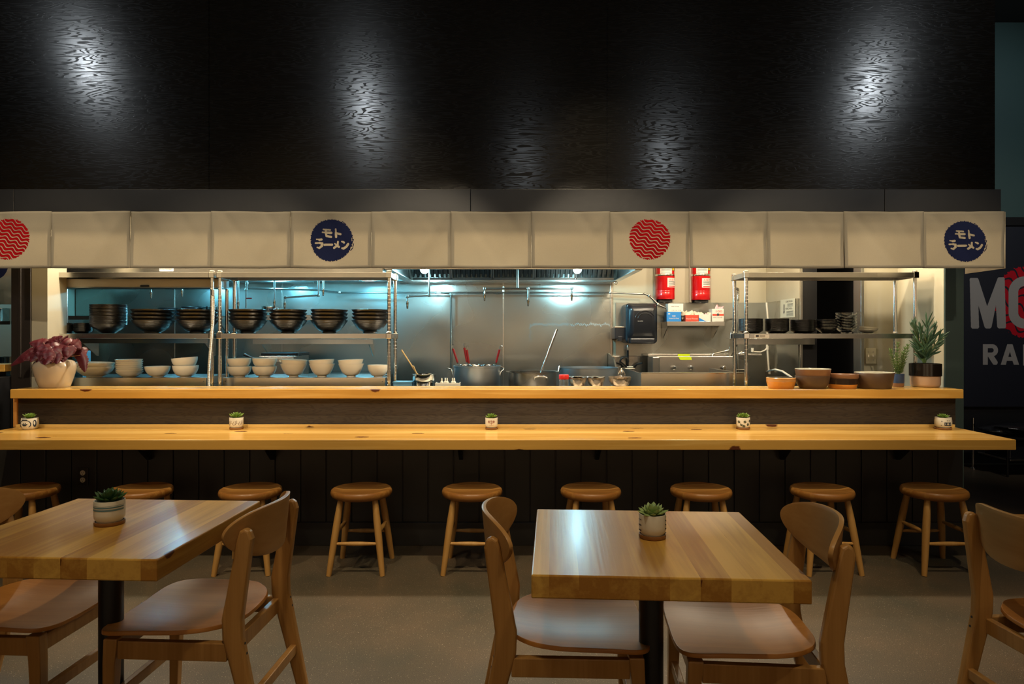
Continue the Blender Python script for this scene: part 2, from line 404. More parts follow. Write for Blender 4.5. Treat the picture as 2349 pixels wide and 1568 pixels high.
plain('print_brown', (.14, .075, .03), .5)
plain('print_red', (.22, .03, .015), .5)
plain('print_green', (.03, .05, .03), .5)
plain('stripe_blue', (.10, .20, .24), .4)
plain('clay_tan', (.52, .25, .075), .30, var=.15, vscale=25, coat=.3)
plain('clay_orange', (.58, .22, .03), .28, var=.12, vscale=25, coat=.3)
plain('clay_brown', (.085, .048, .026), .45, var=.15, vscale=20)
plain('clay_terracotta', (.22, .105, .05), .35, var=.15, vscale=20)
plain('clay_glaze', (.50, .48, .38), .2)
plain('glaze_dark', (.03, .018, .012), .15, coat=.4)
plain('clear_plastic', (.85, .88, .88), .05, trans=.9)
plain('smoky_glass', (.80, .84, .86), .02, trans=1.0)
plain('amber_liquid', (.42, .19, .05), .12)
plain('foil', (.55, .45, .34), .16, metal=.8, bump=.9, bscale=22)
plain('chopstick', (.62, .42, .18), .5)
plain('red_handle', (.18, .008, .012), .3)
plain('red_lid', (.60, .02, .015), .35)
plain('sign_cream', (.55, .55, .44), .5)
plain('hose_coil', (.42, .41, .38), .35, metal=.8)
plain('lamp_glass', (.8, .95, 1), .3, emis=(.62, .93, 1.0), estr=14)
plain('receptacle', (.75, .68, .55), .4)
plain('plate_dark', (.022, .018, .014), .35)
plain('plate_cream', (.62, .58, .44), .4)
plain('red_cloth', (.30, .002, .005), .9, spec=.1)
plain('red_banner', (.42, .004, .014), .8, spec=.2)
plain('navy_cloth', (.010, .014, .048), .9, spec=.1)
plain('navy_banner', (.0025, .0045, .013), .6)
plain('banner_letter', (.30, .285, .27), .6)
plain('bag_black', (.010, .010, .012), .22, bump=.8, bscale=14)
plain('sauce_box', (.24, .50, .62), .5)
plain('wood_stub', (.50, .27, .08), .4)
def cloth(name, c, tr):
    m = bpy.data.materials.new(name); m.use_nodes = True; M[name] = m; nt = m.node_tree; L = nt.links.new
    for n in list(nt.nodes): nt.nodes.remove(n)
    out = N(nt, 'ShaderNodeOutputMaterial'); tc = N(nt, 'ShaderNodeTexCoord')
    no = N(nt, 'ShaderNodeTexNoise', i_Scale=420.0, i_Detail=2.0); L(tc.outputs['Object'], no.inputs['Vector'])
    mr = N(nt, 'ShaderNodeMapRange'); mr.inputs[3].default_value = .88; mr.inputs[4].default_value = 1.1; L(no.outputs[0], mr.inputs[0])
    vm = N(nt, 'ShaderNodeVectorMath', operation='SCALE'); vm.inputs[0].default_value = c; L(mr.outputs[0], vm.inputs['Scale'])
    n2 = N(nt, 'ShaderNodeTexNoise', i_Scale=5.0, i_Detail=1.0); L(tc.outputs['Object'], n2.inputs['Vector'])
    bp = N(nt, 'ShaderNodeBump', i_Strength=.5, i_Distance=.02); L(n2.outputs[0], bp.inputs['Height'])
    d = N(nt, 'ShaderNodeBsdfDiffuse'); t = N(nt, 'ShaderNodeBsdfTranslucent'); L(vm.outputs[0], d.inputs[0]); L(vm.outputs[0], t.inputs[0])
    L(bp.outputs[0], d.inputs['Normal'])
    mx = N(nt, 'ShaderNodeMixShader'); mx.inputs[0].default_value = tr; L(d.outputs[0], mx.inputs[1]); L(t.outputs[0], mx.inputs[2]); L(mx.outputs[0], out.inputs[0])
cloth('canvas', (.50, .45, .355), .50)
cloth('canvas_hem', (.25, .232, .195), .15)  # same canvas, colour darkened for the backlight the doubled cloth blocks
# ================================================================== THE SETTING
CEIL = 4.70; YB = 6.72
struct(MB().box(-7,8,-4,9,-.1,0).build('floor', 'concrete'))
struct(MB().box(-7,8,-4,9,CEIL,CEIL+.1).build('ceiling', 'ceiling_dark'))
struct(MB().box(-7,8,-4.1,-4,0,CEIL).build('wall_rear', 'rear_wall'))
for i, (a, b, mt) in enumerate(((-6.2,-5.6,'jamb_dark'),(-4.6,-3.7,'rear_white'),(-3.2,-2.9,'jamb_dark'),(-1.9,-1.1,'rear_brown'),(-.6,.5,'rear_white'),(.9,1.15,'jamb_dark'),(1.9,2.9,'rear_brown'),(3.3,3.55,'jamb_dark'),(4.2,5.4,'rear_white'),(6.2,6.9,'jamb_dark'))):
    struct(MB().box(a, b, -4, -3.95, 0, 2.6).build('trim_%d' % (20+i), mt))  # unseen panels added to vary the reflections in the steel
struct(MB().box(-7.1,-7,-4,9,0,CEIL).build('wall_left', 'room_dark'))
struct(MB().box(8,8.1,-4,9,0,CEIL).build('wall_right', 'room_dark'))
mb = MB(); xs = [-7, -4.28, X(480,377), X(1393,377), 2.94]
for a, b in zip(xs, xs[1:]): mb.box(a+.0015, b-.0015, 4.154, 4.172, 2.24, CEIL)
mb.box(-7, 2.938, 4.172, 4.26, 2.11, CEIL)
struct(mb.build('wall_upper', 'black_plywood'))
mb = MB(); xs = [-7, -3.0, X(1080,381), X(2030,381), 2.945]
for a, b in zip(xs, xs[1:]): mb.box(a+.001, b-.001, 4.11, 4.172, 2.108, 2.243)
struct(mb.build('trim_1', 'header_paint', bevel=.002))
# counter base: boarded front, plinth, plywood panel between the two counter tops
struct(MB().box(-3.27, 2.93, 4.51, 4.60, 0, .953).build('wall_front', 'stained_plywood'))
mb = MB(); x = -7+.02
x = 2.94
while x > -6.9:
    mb.box(x-.166+.003, x-.003, 4.445, 4.51, .13, .70); x -= .166
mb.box(-7, 2.938, 4.455, 4.51, .0, .70)
struct(mb.build('wall_boarding', 'wainscot', bevel=.003))
struct(MB().box(-7, 2.94, 4.43, 4.455, 0, .15).build('baseboard_front', 'wainscot', bevel=.004))
struct(MB().box(-3.285, -3.262, 4.495, 4.60, .76, .953).build('trim_2', 'edge_wood', bevel=.002))
# left: white pillar, dark jamb, black wall with the opening into the next bay
struct(MB().box(-3.34, -3.228, 4.745, 4.95, 0, 2.9).build('wall_pillar', 'cream_wall', bevel=.002))
struct(MB().box(-3.475, -3.34, 4.735, 4.90, 0, 2.9).box(-3.42, -3.40, 4.725, 4.735, 1.07, 2.9).build('trim_3', 'jamb_dark', bevel=.003))
struct(MB().box(-7, -3.475, 4.60, 4.9, 0, 1.078).build('wall_side', 'black_wall'))
struct(MB().box(-7, -3.475, 4.72, 4.9, 1.9, 2.9).build('wall_lintel', 'black_wall'))
# kitchen walls
struct(MB().box(-7, 2.5, YB, YB+.1, 0, 2.9).build('wall_back', 'cream_wall'))
struct(MB().box(-4.4, -4.3, 6.08, YB, 0, 2.9).build('wall_partition', 'cream_wall'))
mb = MB(); xs = [-6.9, -4.305]; mb.box(-6.9, -4.4, YB-.012, YB-.001, .0, 1.1)
xs = [-4.29, X(402,233), X(649,233), X(1155,233), .975]
for a, b in zip(xs, xs[1:]):
    mb.box(a+.004, b-.004, YB-.012, YB-.001, 0, 2.4)
struct(mb.build('trim_4', 'steel_wall'))
mb = MB()
for q in xs[1:4]: mb.box(q-.006, q+.006, YB-.018, YB-.012, 0, 2.4)
mb.box(.965, .985, YB-.02, YB-.001, 0, 2.4)
struct(mb.build('trim_5', 'steel', bevel=.001))
struct(MB().box(1.02, 2.488, YB-.012, YB-.001, 0, 1.686).build('trim_6', 'steel_wall'))
struct(MB().box(2.5, 2.6, 5.91, YB+.1, 0, 2.9).build('wall_kitchen_right', 'cream_wall'))
struct(MB().box(2.488, 2.499, 5.93, YB-.012, 0, 1.686).build('trim_7', 'steel_wall'))
struct(MB().box(2.498, 2.63, 5.885, 5.91, 0, 2.9).build('trim_8', 'black_metal', bevel=.002))
struct(MB().box(2.485, 2.503, 5.875, 5.90, 0, 2.9).build('trim_9', 'steel', bevel=.002))
# store room through the doorway, black walls stand in for its lack of light
struct(MB().box(2.6, 4.4, 7.55, 7.65, 0, 2.9).box(3.14, 3.2, 5.43, 7.6, 0, 2.9).build('wall_store', 'black_wall'))
struct(MB().box(2.745, 3.14, 5.33, 5.43, 0, 2.9).build('wall_switch', 'cream_wall'))
struct(MB().box(2.72, 2.745, 5.32, 5.44, 0, 2.9).build('trim_10', 'pipe_metal', bevel=.002))
struct(MB().box(3.01, 3.05, 4.76, 5.33, 0, 2.9).build('wall_return', 'cream_wall'))
struct(MB().box(3.012, 3.14, 4.745, 4.76, 0, 2.9).box(3.05,3.14,4.76,5.43,0,2.9).build('wall_end', 'green_wall'))
struct(MB().box(-7, 2.90, 4.27, 4.745, 2.9, 2.95).box(-7, 3.14, 4.745, 7.6, 2.9, 2.95).build('ceiling', 'kitchen_ceiling'))
struct(MB().box(-7,2.92,4.262,4.30,2.11,2.9).box(2.90,2.935,4.30,4.745,1.85,2.95).build('wall_soffit', 'cream_wall'))
struct(MB().box(2.936,2.94,4.262,4.745,1.85,CEIL).box(2.94,3.14,4.745,4.76,2.9,CEIL).build('wall_bulkhead', 'green_wall'))
# wall of the room beyond, teal above black
struct(MB().box(3.14, 8, 7.28, 7.38, 2.58, CEIL).build('wall_teal', 'teal_wall'))
struct(MB().box(3.14, 8, 7.28, 7.38, 0, 2.58).build('wall_black', 'black_wall'))
struct(MB().box(3.14, 8, 7.24, 7.28, 2.53, 2.62).build('trim_11', 'black_metal', bevel=.003))
# ================================================================== COUNTERS
t = thing('bar_counter', 'long thick knotty pine dining counter running above the stools', 'counter', (0, 4.2, .70))
MB().box(-3.265, 2.915, -.255, .31, 0, .060).build('counter_top', 'pine_counter', t, bevel=.004)
MB().box(-3.262, 2.912, .285, .309, .060, .078).build('back_strip', 'pine_counter', t, bevel=.002)
for bx in (-2.35, -1.55, -.33, .55, 1.75, 2.5):
    MB().prism([(.235,0),(.235,-.14),(.21,-.14),(.04,-.012),(.04,0)], 'x', bx-.012, bx+.012).build('bracket', 'black_metal', t)
for o in list(t.children):
    if o.name.startswith('bracket'):
        for v in o.data.vertices: pass
t = thing('serving_counter', 'narrow raised pine serving ledge in front of the kitchen', 'counter', (0, 4.6, .953))
MB().box(-3.265, 2.938, -.16, .145, 0, .059).build('counter_top', 'pine_counter', t, bevel=.004)
UPZ = 1.012; LOZ = .760
# ================================================================== STOOLS
def make_stool():
    t = thing('round_stool', 'x', 'stool', (0,0,0), 0, 'round wooden stools along the bar counter')
    R_ = .178
    MB().lathe([(0,.452),(.11,.453),(.152,.462),(.166,.4645),(.174,.459),(R_,.447),(.177,.434),(.170,.423),(.155,.417),(0,.416)], 48).build('seat', 'stool_wood', t, True)
    tops = [(sx*.098, sy*.098, .422) for sx, sy in ((-1,-1),(1,-1),(1,1),(-1,1))]
    feet = [(sx*.152, sy*.158, 0) for sx, sy in ((-1,-1),(1,-1),(1,1),(-1,1))]
    def at(k, z):
        q = z/.422; return tuple(feet[k][i]+(tops[k][i]-feet[k][i])*q for i in range(3))
    for k in range(4):
        zs = [.422,.38,.30,.22,.12,.02,0]; rs = [.0155,.018,.0205,.0205,.0185,.0155,.0145]
        MB().tube([at(k, z) for z in zs], rs, 14).build('leg', 'stool_leg', t, True)
    for (a, b, z) in ((0,1,.175),(2,3,.175),(1,2,.235),(3,0,.235)):
        p, q = Vector(at(a, z)), Vector(at(b, z)); d = (q-p).normalized(); p += d*.012; q -= d*.012
        MB().tube([p+(q-p)*u for u in (0,.12,.35,.5,.65,.88,1)], [.008,.0095,.0125,.0132,.0125,.0095,.008], 12).build('rung', 'stool_leg', t, True)
    return t
st = [(62,'leftmost round wooden stool, mostly hidden behind the chair at the left edge',0,3),
      (325,'round wooden stool behind the left table, its legs hidden below the tabletop',0,-3),
      (577,'round wooden stool behind the chair back at the right end of the left table',0,2),
      (831,'round wooden stool standing free right of the left table, fully in view',0,0),
      (1084,'round wooden stool just left of the middle chair back, its right legs hidden',0,-2),
      (1355,'round wooden stool behind the left half of the right table',0,3),
      (1607,'round wooden stool behind the right table, right of its succulent pot',0,-3),
      (1884,'round wooden stool behind the chair back right of the right table',0,2),
      (2140,'rightmost round wooden stool, beside the end of the bar counter',0,0)]
s0 = make_stool()
for i, (px, lab, dy, rz) in enumerate(st):
    s = 388; loc = ((px-1175)/s, 4.025, 0)
    if i == 0: s0.location = loc; s0.rotation_euler = (0,0,math.radians(rz)); s0['label'] = lab
    else: dup(s0, loc, math.radians(rz), lab)
# ================================================================== TABLES
def make_table(px_):
    t = thing('dining_table', 'x', 'table', (0,0,0), 0, 'square pine dining tables')
    w, d = .69, .655
    MB().box(-w/2, w/2, -d/2, d/2, .70, .76).build('tabletop', 'pine_table', t, bevel=.004)
    b = MB().lathe([(0.036,.03),(.036,.69)], 32).build('pedestal', 'black_metal', t, True)
    MB().box(-.14,.14,-.14,.14,.688,.70).build('mounting_plate', 'black_metal', t, bevel=.002)
    base = MB()
    for a in range(4):
        base.T = Matrix.Rotation(a*PI/2, 4, 'Z')
        base.prism([(.0,.012),(.0,.085),(.07,.075),(.38,.03),(.42,.028),(.43,.012)], 'y', -.028, .028)
    base.T = None
    base.build('cross_base', 'black_metal', t, bevel=.008)
    for a in range(4):
        f = MB(); f.T = Matrix.Rotation(a*PI/2, 4, 'Z'); f.lathe([(.018,0),(.018,.013)], 14, (.40,0,0)); f.build('glide', 'rubber', t)
    return t
tb = make_table(0); tb.location = (.412, 2.022, 0); tb.rotation_euler = (0,0,math.radians(-3.4))
tb['label'] = 'square pine table in the centre right, bluish light on its left side'
dup(tb, (-1.279, 2.178, 0), math.radians(-3.2), 'square pine table at the left, striped blue pot on it')
dup(tb, (1.950, 1.965, 0), math.radians(-2), 'pine table at the right edge, mostly hidden behind the cropped chair')
# ================================================================== CHAIRS
def make_chair():
    t = thing('dining_chair', 'x', 'chair', (0,0,0), 0, 'bentwood backed wooden dining chairs')
    # seat: bent plywood shell
    nu, nv = 22, 18; vs = []; fs = []
    for i in range(nu+1):
        a = -1+2*i/nu; u = math.sin(a*PI/2)
        for j in range(nv+1):
            b = -1+2*j/nv; v = math.sin(b*PI/2)
            # map the square to a rounded rectangle
            th = math.atan2(v, u) if (u or v) else 0; cs, sn_ = abs(math.cos(th)), abs(math.sin(th))
            ne = 5.5 if u > 0 else 5.5-2.2*min(1, -u*1.2)
            q_ = (cs**ne+sn_**ne)**(-1/ne)*max(cs, sn_); x = u*q_; y = v*q_
            xx = x*.21; w = .232-.022*(1-(x+1)/2)
            if x < 0: w -= .02*x*x
            yy = y*w
            z = .452 + .014*abs(y)**2.2 - .016*(1-x*x)*(1-y*y) - .014*max(0, x-.35)**1.5 + .012*max(0, -x-.3)
            vs.append((xx, yy, z))
    for i in range(nu):
        for j in range(nv):
            q = i*(nv+1)+j; fs.append((q, q+nv+1, q+nv+2, q+1))
    MB().add(vs, fs).build('seat', 'seat_ply', t, True, solid=.013, bevel=.002)
    # backrest: curved panel with rounded ends
    nu, nv = 28, 10; vs = []; fs = []
    for i in range(nu+1):
        u = math.sin((-1+2*i/nu)*PI/2*.995)
        ht = .066*max(0, 1-abs(u)**3.2)**.5; hb = .100*max(0, 1-abs(u)**2.3)**.55
        for j in range(nv+1):
            v = -1+2*j/nv; z = .757+(ht*v if v > 0 else hb*v)
            x = -.288+.088*u*u-.10*(z-.757)
            vs.append((x, .222*u, z))
    for i in range(nu):
        for j in range(nv):
            q = i*(nv+1)+j; fs.append((q, q+1, q+nv+2, q+nv+1))
    MB().add(vs, fs).build('backrest', 'chair_ply', t, True, solid=.013, bevel=.0015)
    for sy in (-1, 1):
        y0, y1 = (.170, .200) if sy > 0 else (-.200, -.170)
        leg = MB().prism([(-.338,0),(-.306,0),(-.186,.44),(-.184,.50),(-.232,.745),(-.240,.768),(-.256,.778),(-.272,.770),(-.280,.745),(-.248,.50),(-.250,.44)], 'y', y0, y1).build('leg', 'chair_wood', t, bevel=.009, seg=3)
        for zz in (.395, .425):
            xq = -.250-(.44-zz)*.2; MB().tube([(xq+.012, (y0+y1)/2, zz), (xq-.0006, (y0+y1)/2, zz)], .0045, 10).build('screw', 'rubber', leg)
        yc = .185*sy
        MB().add([(.188,yc-.014,0),(.162,yc-.014,0),(.162,yc+.014,0),(.188,yc+.014,0),
                  (.185,yc-.019,.36),(.146,yc-.019,.36),(.146,yc+.019,.36),(.185,yc+.019,.36),
                  (.182,yc-.019,.436),(.138,yc-.019,.436),(.138,yc+.019,.436),(.182,yc+.019,.436)],
                 [(0,1,2,3),(8,11,10,9)]+[(a+k, a+(k+1)%4, a+4+(k+1)%4, a+4+k) for a in (0,4) for k in range(4)]).build('leg', 'chair_wood', t, bevel=.004)
        MB().box(-.20,.142,yc-.012,yc+.012,.372,.428).build('side_rail', 'chair_wood', t, bevel=.003)
        MB().box(-.216 if sy < 0 else .152, -.194 if sy < 0 else .174, -.17,.17,.376,.426).build('cross_rail', 'chair_wood', t, bevel=.003)
        xs_ = -.268 if sy < 0 else .166
        MB().box(xs_-.011, xs_+.011, -.172,.172,.228,.262).build('stretcher', 'chair_wood', t, bevel=.003)
    return t
ch = make_chair()
ch.location = (.205, 2.165, 0); ch.rotation_euler = (0,0,math.radians(-2)); ch['label'] = 'wooden chair facing right at the left side of the centre right table'
dup(ch, (.700, 2.125, 0), PI+math.radians(-5), 'wooden chair facing left at the right side of the centre right table')
dup(ch, (-1.055, 2.275, 0), PI+math.radians(-3), 'wooden chair facing left at the right side of the left table')
dup(ch, (-1.625, 2.31, 0), math.radians(-3), 'wooden chair facing right, cut by the bottom left corner')
dup(ch, (1.795, 2.105, 0), math.radians(4), 'wooden chair cut by the right edge of the photo')
# ================================================================== SUCCULENT POTS
def rosette(mb, c, R_, n, mat_w=.42, up0=.15, up1=1.2, rings=4, th=.22, seedv=1):
    rnd = random.Random(seedv)
    for k in range(rings):
        f = k/(rings-1); el = up0+(up1-up0)*f; L = R_*(1-.35*f); m = max(5, int(n*(1-.3*f)))
        for i in range(m):
            a = 2*PI*(i+.5*(k % 2))/m+rnd.uniform(-.12,.12); e = el+rnd.uniform(-.1,.1)
            d = (math.cos(a)*math.cos(e), math.sin(a)*math.cos(e), math.sin(e))
            mb.leaf((c[0]+d[0]*.004, c[1]+d[1]*.004, c[2]+.004*f), d, (0,0,1), L*rnd.uniform(.88,1.08), R_*mat_w, R_*th, bend=.15)
    return mb
def succulent_pot(lab, loc, r, h, leaf, R_, n, pot='pot_white', deco=None, seedv=1, el=(.25,1.3), w=.42, saucer=True, round_=False):
    t = thing('potted_succulent', lab, 'potted plant', loc, 0, None)
    z0 = .010 if saucer else 0
    if saucer: MB().lathe([(0,0),(r*.93,0),(r*1.0,.004),(r*1.0,.012),(r*.92,.012),(r*.90,.008),(0,.008)], 40).build('saucer', 'saucer_wood', t, True)
    prof = [(0,z0),(r*.80,z0),(r*.86,z0+h*.06),(r*.98,z0+h*.2),(r,z0+h*.35),(r,z0+h*.97),(r*.985,z0+h),(r*.93,z0+h),(r*.92,z0+h*.97),(r*.92,z0+h*.82),(0,z0+h*.82)]
    if round_: prof = [(0,z0),(r*.72,z0),(r*.92,z0+h*.14),(r,z0+h*.42),(r*.99,z0+h*.7),(r*.93,z0+h),(r*.87,z0+h),(r*.85,z0+h*.82),(0,z0+h*.82)]
    p = MB().lathe(prof, 48).build('pot', pot, t, True)
    MB().lathe([(0,z0+h*.90),(r*.5,z0+h*.89),(r*.90,z0+h*.86)], 24).build('soil', 'soil', t, True)
    rosette(MB(), (0,0,z0+h*.92), R_, n, w, el[0], el[1], seedv=seedv).build('foliage', leaf, t, True)
    if deco:
        def prof_r(z): return r*1.0
        for mat, fn in deco:
            cell = .0011; mb = MB(); na = int(PI*r/cell)
            nz = int(h*.8/cell)
            As = -PI/2+PI*(np.arange(na)+.5)/na; Zs = z0+h*.12+(np.arange(nz)+.5)*cell
            GA, GZ = np.meshgrid(As*r, Zs-z0)
            mk = fn(GA, GZ, r, h); rr = r+.0006
            for j in range(nz):
                i = 0
                while i < na:
                    if mk[j, i]:
                        k = i
                        while k < na and mk[j, k] and k-i < 4: k += 1
                        a0 = -PI/2+PI*i/na-PI/2; a1 = -PI/2+PI*k/na-PI/2; za = z0+h*.12+j*cell; zb = za+cell
                        if za-z0 > h*.24 or not round_:
                            q = rr
                            mb.add([(q*math.cos(a0),q*math.sin(a0),za),(q*math.cos(a1),q*math.sin(a1),za),(q*math.cos(a1),q*math.sin(a1),zb),(q*math.cos(a0),q*math.sin(a0),zb)],[(0,1,2,3)])
                        i = k
                    else: i += 1
            if mb.v: mb.build('painted_pattern', mat, p, keep=True)
    return t
def d_stripes(A, Zz, r, h): return ((Zz > h*.58) & (Zz < h*.66)) | ((Zz > h*.70) & (Zz < h*.77)) | ((Zz > h*.80) & (Zz < h*.81))
def d_lotus(A, Zz, r, h):
    x = A/r; z = (Zz-h*.5)/h
    ring = (np.abs(((x)**2/.5+(z)**2/.13)-1) < .16)
    pet = np.zeros(x.shape, bool)
    for a in (-.8,-.3,.3,.8):
        dx, dz = math.sin(a), math.cos(a); t_ = x*.7*dx+(z+.2)*dz; q = np.abs(x*.7*dz-(z+.2)*dx); pet |= (t_ > .05) & (t_ < .34) & (q < .05*(1-np.abs(t_-.2)/.25))
    side = (np.abs(x) > .95) & (((np.abs(x)-1.15)**2/.05+(z-.05)**2/.10) < 1) & ~(((np.abs(x)-1.12)**2/.012+(z-.1)**2/.03) < 1)
    return ring | pet | side | ((z > .36) & (np.abs(x) < .3))
def d_swirl(A, Zz, r, h):
    z = Zz-h*.5; m = np.zeros(A.shape, bool)
    for k in range(-3, 4):
        cx = k*r*.42; rr = np.hypot(A-cx, z-(.1*h if k % 2 else -.08*h)); m |= (np.abs(rr-h*.13) < .0009) & ~((A-cx > 0) & (z > 0)); m |= (rr < .0014)
        m |= seg_mask(A, z, [(cx-r*.2, -.16*h, cx+r*.05, .2*h, .0008)])
    return m
def d_rosettes(A, Zz, r, h):
    z = Zz-h*.55; m = np.zeros(A.shape, bool)
    for cx, cz in ((-.38*r, .1*h), (.38*r, .1*h)):
        rr = np.hypot(A-cx, z-cz); an = np.arctan2(z-cz, A-cx); m |= (rr < h*.15*(.72+.28*np.cos(an*7))) & ~((rr > h*.05) & (rr < h*.07))
    m |= seg_mask(A, z, [(0,-.25*h,0,.25*h,.0012),(0,-.1*h,-.3*r,.0,.0009),(0,-.1*h,.3*r,0,.0009),(-.35*r,-.25*h,.35*r,-.25*h,.0008),(0,.05*h,-.15*r,.22*h,.0009),(0,.05*h,.15*r,.22*h,.0009)])
    return m
def d_leaves(A, Zz, r, h):
    z = Zz-h*.5; m = np.zeros(A.shape, bool)
    for k, (cx, cz, an) in enumerate(((-.95,.1,.5),(-.55,-.15,-.4),(-.05,.12,.3),(.42,-.14,-.7),(.8,.18,.9),(1.2,-.1,.2),(-.2,-.3,1.2))):
        dx = A-cx*r; dz = z-cz*h; u = dx*math.cos(an)+dz*math.sin(an); v = -dx*math.sin(an)+dz*math.cos(an)
        e = (u/(.20*r))**2+(v/(.13*h))**2; m |= (e < 1) & ~((np.abs(v) < .0006))
    return m & ~(np.hypot(A+.45*r, z+.02*h) < h*.10)
def d_badge(A, Zz, r, h):
    z = Zz-h*.42; rect = (np.abs(A) < r*.42) & (np.abs(z) < h*.16)
    star = np.hypot(A, z) < h*.12*(.6+.4*np.cos(np.arctan2(z, A)*8))
    m = rect & ~star & ~((np.abs(np.abs(A)-r*.3) < .0012) & (np.abs(z) < h*.06))
    for cx, cz in ((-.7,.25),(.65,.28),(.7,-.15),(-.1,.32),(.12,.32),(-.75,-.15),(1.1,.1)): m |= np.hypot(A-cx*r, z-cz*h) < h*.045
    return m
def pot_at(px, pybase, s): return (X(px, s), F/s, 0)
succulent_pot('small navy-and-white lotus patterned pot at the left end of the lower counter', (X(69,356), F/356, LOZ), .050, .072, 'plant_green', .046, 9, deco=[('print_navy', d_lotus)], seedv=3, round_=True, el=(.5,1.35), saucer=False)
succulent_pot('small cream pot with brown scrolls, second from the left on the lower counter', (X(543,356), F/356, LOZ), .0435, .066, 'plant_green', .050, 10, deco=[('print_brown', d_swirl)], seedv=5, el=(.4,1.35), w=.34)
succulent_pot('small white pot with brown rosette print, in the middle of the lower counter', (X(1128,356), F/356, LOZ), .040, .064, 'plant_green', .042, 9, deco=[('print_red', d_rosettes)], seedv=6, el=(.35,1.3))
succulent_pot('small white pot with a dark leaf print, second from the right on the lower counter', (X(1705,356), F/356, LOZ), .043, .066, 'plant_green', .046, 10, deco=[('print_green', d_leaves)], seedv=8, el=(.35,1.3))
succulent_pot('small white pot with a navy badge print, at the right end of the lower counter', (X(2164,356), F/356, LOZ), .050, .066, 'plant_green', .038, 12, deco=[('print_navy', d_badge)], seedv=9, el=(.4,1.3), w=.25, round_=True)
succulent_pot('white pot with pale blue stripes and a dark green succulent, on the left table', (X(252,775-0)*1.0, 0, 0), .0445, .068, 'plant_dark', .052, 10, deco=[('stripe_blue', d_stripes)], seedv=11, el=(.3,1.3))
succulent_pot('white pot with a dark printed side and pale green succulent, on the right table', (0,0,0), .040, .062, 'plant_tip', .046, 8, deco=[('print_navy', lambda A,Zz,r,h: ((A > r*.95) & (np.abs(np.sin(Zz*260+A*90)) < .5) & (A < r*1.35)) | (A < -r*1.1) & (np.abs(np.sin(Zz*200)) < .3))], seedv=12, el=(.15,1.25), w=.5)
tt = [o for o in C.objects if o.name.startswith('potted_succulent') and o.type == 'EMPTY']
def on_table(px, py): s = (py-770)/.6; return (X(px, s), F/s, .76)
tt[5].location = on_table(252, 1201); tt[6].location = on_table(1497, 1232)
# ================================================================== NOREN CURTAIN
NZ0, NZ1, NS = 1.765, 2.104, 383.0
edges = [-64,120,302,486,668,853,1035,1219,1399,1581,1759,1935,2117,2303]
def kana_segs(cx, cz, sc):      # strokes traced in a 1290 wide circle, y down
    st = [(815,462,1010,478,27),(785,552,880,560,24),(880,562,1045,566,38),(885,480,888,600,30),(890,600,905,668,30),(905,668,1045,690,33),
          (1180,450,1186,560,24),(1186,560,1194,690,34),(1215,580,1330,608,33),
          (605,768,690,772,18),(690,785,755,775,34),(578,885,700,880,26),(700,880,770,895,34),(775,895,765,975,38),(765,975,690,1035,34),(690,1035,632,1018,24),
          (850,935,1075,930,34),(1255,840,1246,920,28),(1246,920,1215,975,36),(1215,975,1140,1030,34),(1160,900,1210,945,22),(1210,950,1290,1000,34),
          (1372,835,1420,845,24),(1420,850,1440,865,32),(1390,1040,1430,1050,30),(1430,1048,1510,1000,36),(1510,1000,1570,915,36)]
    k = sc/645.0
    return [(cx+(a-1065)*k, cz-(b-795)*k, cx+(c-1065)*k, cz-(d-795)*k, w*k) for a,b,c,d,w in st]
def ragged(GX, GZ, cx, cz, R_, seed=0):
    an = np.arctan2(GZ-cz, GX-cx); r = np.hypot(GX-cx, GZ-cz)
    e = R_*(1+.012*np.sin(an*37+seed)+.012*np.sin(an*61+2*seed)+.010*np.sin(an*97)+.015*np.sin(an*3+1))
    return r, an, e
def blue_mask(cx, cz, R_):
    def f(GX, GZ):
        r, an, e = ragged(GX, GZ, cx, cz, R_)
        m = r < e
        m &= ~seg_mask(GX, GZ, kana_segs(cx, cz, R_))
        k = R_/645
        m |= seg_mask(GX, GZ, [(cx+325*k, cz+575*k, cx+440*k, cz+485*k, 10*k), (cx+675*k, cz+20*k, cx+640*k, cz-60*k, 12*k), (cx+680*k, cz-110*k, cx+655*k, cz-200*k, 12*k), (cx+655*k, cz-230*k, cx+590*k, cz-310*k, 14*k)])
        m &= ~seg_mask(GX, GZ, [(cx-600*k, cz-200*k, cx-555*k, cz-330*k, 9*k), (cx+595*k, cz-215*k, cx+580*k, cz-290*k, 9*k), (cx+620*k, cz+70*k, cx+625*k, cz-30*k, 7*k)])
        return m
    return f
def red_mask(cx, cz, R_, per=7.6, thin=.13):
    def f(GX, GZ):
        r, an, e = ragged(GX, GZ, cx, cz, R_, 2)
        a = math.radians(-24); u = (GX-cx)*math.cos(a)+(GZ-cz)*math.sin(a); v = -(GX-cx)*math.sin(a)+(GZ-cz)*math.cos(a)
        w = v/R_*per/2*1.45+.34*np.sin(u/R_*11.5+1)
        line = np.abs(w-np.round(w)) < thin
        return (r < e) & ~line
    return f
